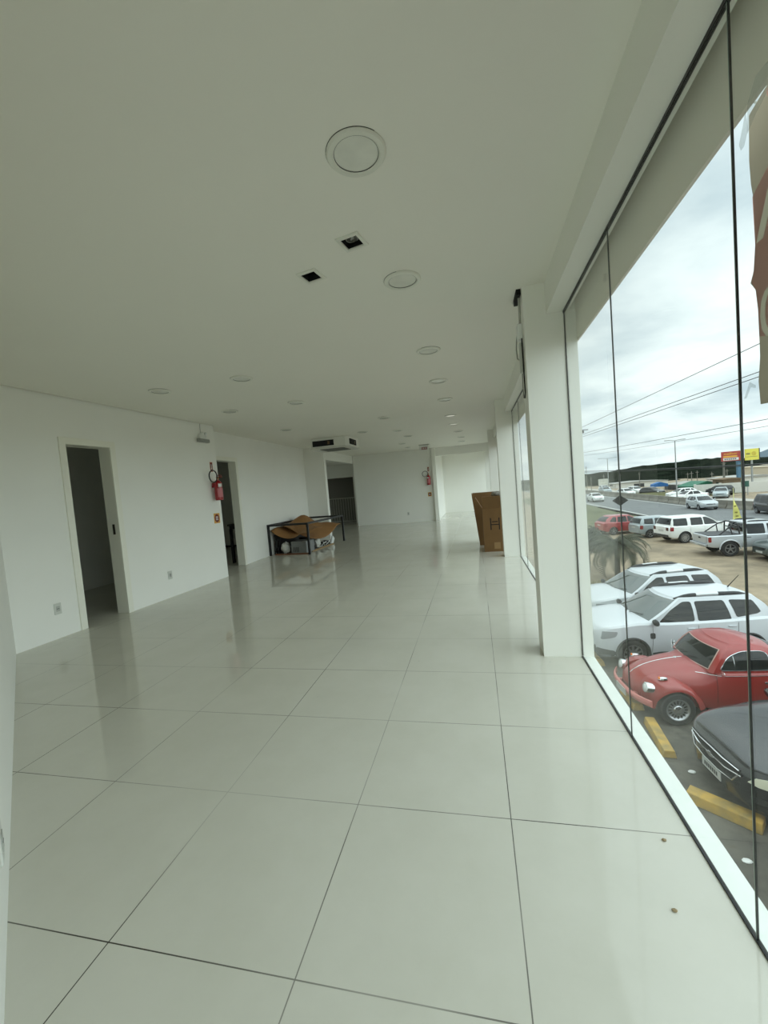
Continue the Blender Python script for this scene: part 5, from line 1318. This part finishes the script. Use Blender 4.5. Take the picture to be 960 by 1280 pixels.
# overhead wires
WIRE = mat('wire_black', (30, 32, 34), .6)
def wire(a, b, label, r=.012, sag=.25):
    a, b = Vector(a), Vector(b); pts = []
    for k in range(25):
        u = k/24; p = a*(1-u)+b*u; p.z -= sag*4*u*(1-u); pts.append(p)
    o = MB().tube(pts, r, 5).build('overhead_wire', WIRE, smooth=True); tag(o, label, 'wire', 'overhead wires across the sky')
wire((8, 60, 4.95), (8, -10, 4.35), 'uppermost overhead wire crossing the sky', .011, .06)
wire((8, 60, 4.75), (8, -10, 3.35), 'upper line of the close pair of overhead wires', .011, .1)
wire((8, 60, 4.55), (8, -10, 3.25), 'lower line of the close pair of overhead wires', .011, .1)
wire((11, 80, 4.6), (11, -10, 2.55), 'single wire above the heads of the street lamps', .012, .5)
wire((11, 80, 4.2), (11, -10, 2.35), 'faint wire just under the one above the street lamps', .008, .5)
wire((14, 110, 3.4), (14, -10, 1.2), 'thick cable crossing in front of the far hill', .035, 1.0)
wire((14, 110, 3.0), (14, -10, 1.15), 'second thick cable just below the first before the hill', .022, .9)
t = thing('insulator_bracket', 'small dark insulator bracket on the wires near the window jamb', 'insulator', (4.85, 20.0, 3.19))
MB().box((-.22, -.02, .0), (.22, .02, .03)).build('arm', PLASTIC, t); MB().lathe([(.001,-.12),(.05,-.12),(.06,-.06),(.04,0),(.001,0)], 12).build('insulator', PLASTIC, t, smooth=True)
MB().lathe([(.001,-.10),(.035,-.10),(.04,-.05),(.03,0),(.001,0)], 12, M=Matrix.Translation((-.16,0,0))).build('insulator', PLASTIC, t, smooth=True)
MB().cyl((-.22, .0, .02), (-1.2, .0, .02), .02, 8).build('strut', PLASTIC, t)
MB().cyl((-1.2, 0, G-3.19), (-1.2, 0, .3), .11, 10, .08).build('post', DPOLE, t, smooth=True)

# vinyl banner hung outside the first window
t = thing('vinyl_banner', 'brown red vinyl banner hanging outside the nearest window, lettering seen from behind', 'banner', (.86, 1.0, 0))
def vinyl(name, rgb):
    m = mat(name, rgb, .6); nt = m.node_tree; tl = nt.nodes.new('ShaderNodeBsdfTranslucent'); tl.inputs[0].default_value = lin(rgb)+(1,)
    mx = nt.nodes.new('ShaderNodeMixShader'); mx.inputs[0].default_value = .55; out = nt.nodes['Material Output']
    nt.links.new(nt.nodes['Principled BSDF'].outputs[0], mx.inputs[1]); nt.links.new(tl.outputs[0], mx.inputs[2]); nt.links.new(mx.outputs[0], out.inputs[0]); return m
VY = vinyl('banner_tan', (188, 181, 166)); VR = vinyl('banner_red', (222, 184, 174)); VL = mat('banner_letter', (222, 214, 198), .6)
edge = [(1.395, 2.345), (1.49, 2.325), (1.495, 2.2), (1.49, 2.13), (1.478, 2.07), (1.478, 1.95), (1.488, 1.88), (1.505, 1.85), (1.482, 1.82), (1.474, 1.76), (1.472, 1.62), (1.482, 1.55), (1.476, 1.48), (1.2, 1.465), (.55, 1.46), (.55, 2.36)]
def bx(y, z): return .012*math.sin(z*9)+.008*math.sin(y*14)
MB().prism([(y-1.0, z) for y, z in edge], -.0015, .0015, 'x').build('fabric', VY, t)
MB().prism([(y-1.0, z) for y, z in [(1.484, 2.09), (1.478, 1.95), (1.488, 1.88), (1.500, 1.852), (1.482, 1.82), (1.474, 1.76), (1.472, 1.68), (1.40, 1.66), (.6, 1.64), (.6, 2.20), (1.40, 2.14)]], -.0022, -.0016, 'x').build('red_field', VR, t)
Ml = frame_M((-.0028, 0, 0), (0, 1, 0), (0, 0, 1), (1, 0, 0))
for y_ in (.46, -.40):
    MB().tube([(0, y_, 2.335), (-.06, y_+.02, 2.40), (-.102, y_+.02, 2.46)], .003, 6).build('tie_cord', WHITEP, t)
# letters read from the street, so they are mirrored here
mb = text_mb(MB(), 'A', .30, Ml @ Matrix.Translation((.372, 2.04, 0)), depth=.0004); mb.build('lettering', VL, t)
mb = text_mb(MB(), '0', .21, Ml @ Matrix.Translation((.418, 1.727, 0)), depth=.0004); mb.build('lettering', VL, t)
mb = text_mb(MB(), 'V', .16, Ml @ Matrix.Translation((.37, 2.27, 0)), depth=.0004); mb.build('lettering', VR, t)
TAPE = node_glass('clear_tape', (.95, .96, .96), .14)
def tape(pts, label):
    o = MB().prism(pts, .676, .6775, 'x').build('tape_strip', TAPE); tag(o, label, 'tape')
tape([(1.177, 2.139), (1.147, 2.174), (1.08, 2.165), (1.08, 2.10), (1.111, 2.112), (1.151, 2.098), (1.182, 2.078)], 'wrinkled clear tape at the top of the right window pane')
tape([(1.196, 2.105), (1.186, 2.13), (1.180, 2.085), (1.195, 2.060), (1.206, 2.058), (1.212, 2.075)], 'small shred of clear tape left of the banner top')
tape([(1.222, 1.470), (1.200, 1.506), (1.180, 1.494), (1.180, 1.488), (1.198, 1.494), (1.215, 1.470)], 'small bent piece of tape below the left of the banner')

# ================================================================== LIGHT, SKY, CAMERA
sc = bpy.context.scene
wd = bpy.data.worlds.new('overcast_sky'); sc.world = wd; wd.use_nodes = True
nt = wd.node_tree; N = nt.nodes; L = nt.links; bg = N['Background']
tc = N.new('ShaderNodeTexCoord'); sep = N.new('ShaderNodeSeparateXYZ'); L.new(tc.outputs['Generated'], sep.inputs[0])
def M_(op, a, b=None):
    n = N.new('ShaderNodeMath'); n.operation = op
    for i, v in enumerate((a, b)):
        if v is None: continue
        if isinstance(v, (int, float)): n.inputs[i].default_value = v
        else: L.new(v, n.inputs[i])
    return n.outputs[0]
zc = M_('MAXIMUM', sep.outputs[2], 0.0); den = M_('ADD', zc, .18)
cx = M_('DIVIDE', sep.outputs[0], den); cy = M_('DIVIDE', sep.outputs[1], den)
cmb = N.new('ShaderNodeCombineXYZ'); L.new(cx, cmb.inputs[0]); L.new(cy, cmb.inputs[1])
nz = N.new('ShaderNodeTexNoise'); nz.inputs['Scale'].default_value = 1.3; nz.inputs['Detail'].default_value = 7; nz.inputs['Roughness'].default_value = .55; nz.inputs['Distortion'].default_value = .4
L.new(cmb.outputs[0], nz.inputs['Vector'])
rp = N.new('ShaderNodeValToRGB'); e = rp.color_ramp.elements
e[0].position = .32; e[0].color = lin((178, 196, 202))+(1,); e[1].position = .62; e[1].color = lin((229, 241, 240))+(1,)
L.new(nz.outputs['Fac'], rp.inputs['Fac'])
# overcast skies brighten towards the zenith
zen = N.new('ShaderNodeMapRange'); zen.inputs['From Min'].default_value = .5; zen.inputs['From Max'].default_value = 1; zen.inputs['To Min'].default_value = 1; zen.inputs['To Max'].default_value = 2.8
L.new(zc, zen.inputs['Value'])
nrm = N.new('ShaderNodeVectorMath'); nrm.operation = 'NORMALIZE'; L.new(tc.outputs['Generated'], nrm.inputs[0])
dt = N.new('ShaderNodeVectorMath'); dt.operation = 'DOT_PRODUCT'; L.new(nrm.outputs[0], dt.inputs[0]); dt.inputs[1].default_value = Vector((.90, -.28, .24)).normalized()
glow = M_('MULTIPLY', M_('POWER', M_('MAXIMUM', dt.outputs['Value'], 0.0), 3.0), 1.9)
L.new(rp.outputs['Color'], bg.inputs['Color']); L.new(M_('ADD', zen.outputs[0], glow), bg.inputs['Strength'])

def portal(y0, y1, z0=.02, z1=2.4, x=.765):
    li = bpy.data.lights.new('window_portal', 'AREA'); li.shape = 'RECTANGLE'; li.size = z1-z0; li.size_y = y1-y0; li.cycles.is_portal = True
    o = bpy.data.objects.new('window_portal', li); C.objects.link(o)
    o.location = (x, (y0+y1)/2, (z0+z1)/2); o.rotation_euler = (0, PI/2, 0)
for a, b in ((-.66, 3.09), (3.31, 7.145), (7.365, 11.25), (11.47, 15.1), (15.32, 18.75)): portal(a, b)

f_px = 510.481505; yaw, pitch, roll = -.223567469, -.056468860, -.0819359927
fw = Vector((math.sin(yaw)*math.cos(pitch), math.cos(yaw)*math.cos(pitch), math.sin(pitch)))
rt = Vector((math.cos(yaw), -math.sin(yaw), 0)); up = rt.cross(fw)
rt2 = rt*math.cos(roll)+up*math.sin(roll); up2 = -rt*math.sin(roll)+up*math.cos(roll)
cam = bpy.data.cameras.new('camera'); co = bpy.data.objects.new('camera', cam); C.objects.link(co)
cam.sensor_fit = 'HORIZONTAL'; cam.sensor_width = 36; cam.lens = 36*f_px/960; cam.clip_start = .02; cam.clip_end = 2000
co.matrix_world = frame_M((0, 0, 1.318), rt2, up2, -fw)
sc.camera = co
sc.view_settings.view_transform = 'Standard'; sc.view_settings.look = 'None'; sc.view_settings.gamma = 1; sc.view_settings.exposure = 0.51
sc.view_settings.use_curve_mapping = False
sc.cycles.use_denoising = True
sc.cycles.max_bounces = 12; sc.cycles.diffuse_bounces = 8; sc.cycles.glossy_bounces = 6; sc.cycles.transparent_max_bounces = 24
sc.cycles.sample_clamp_indirect = 8
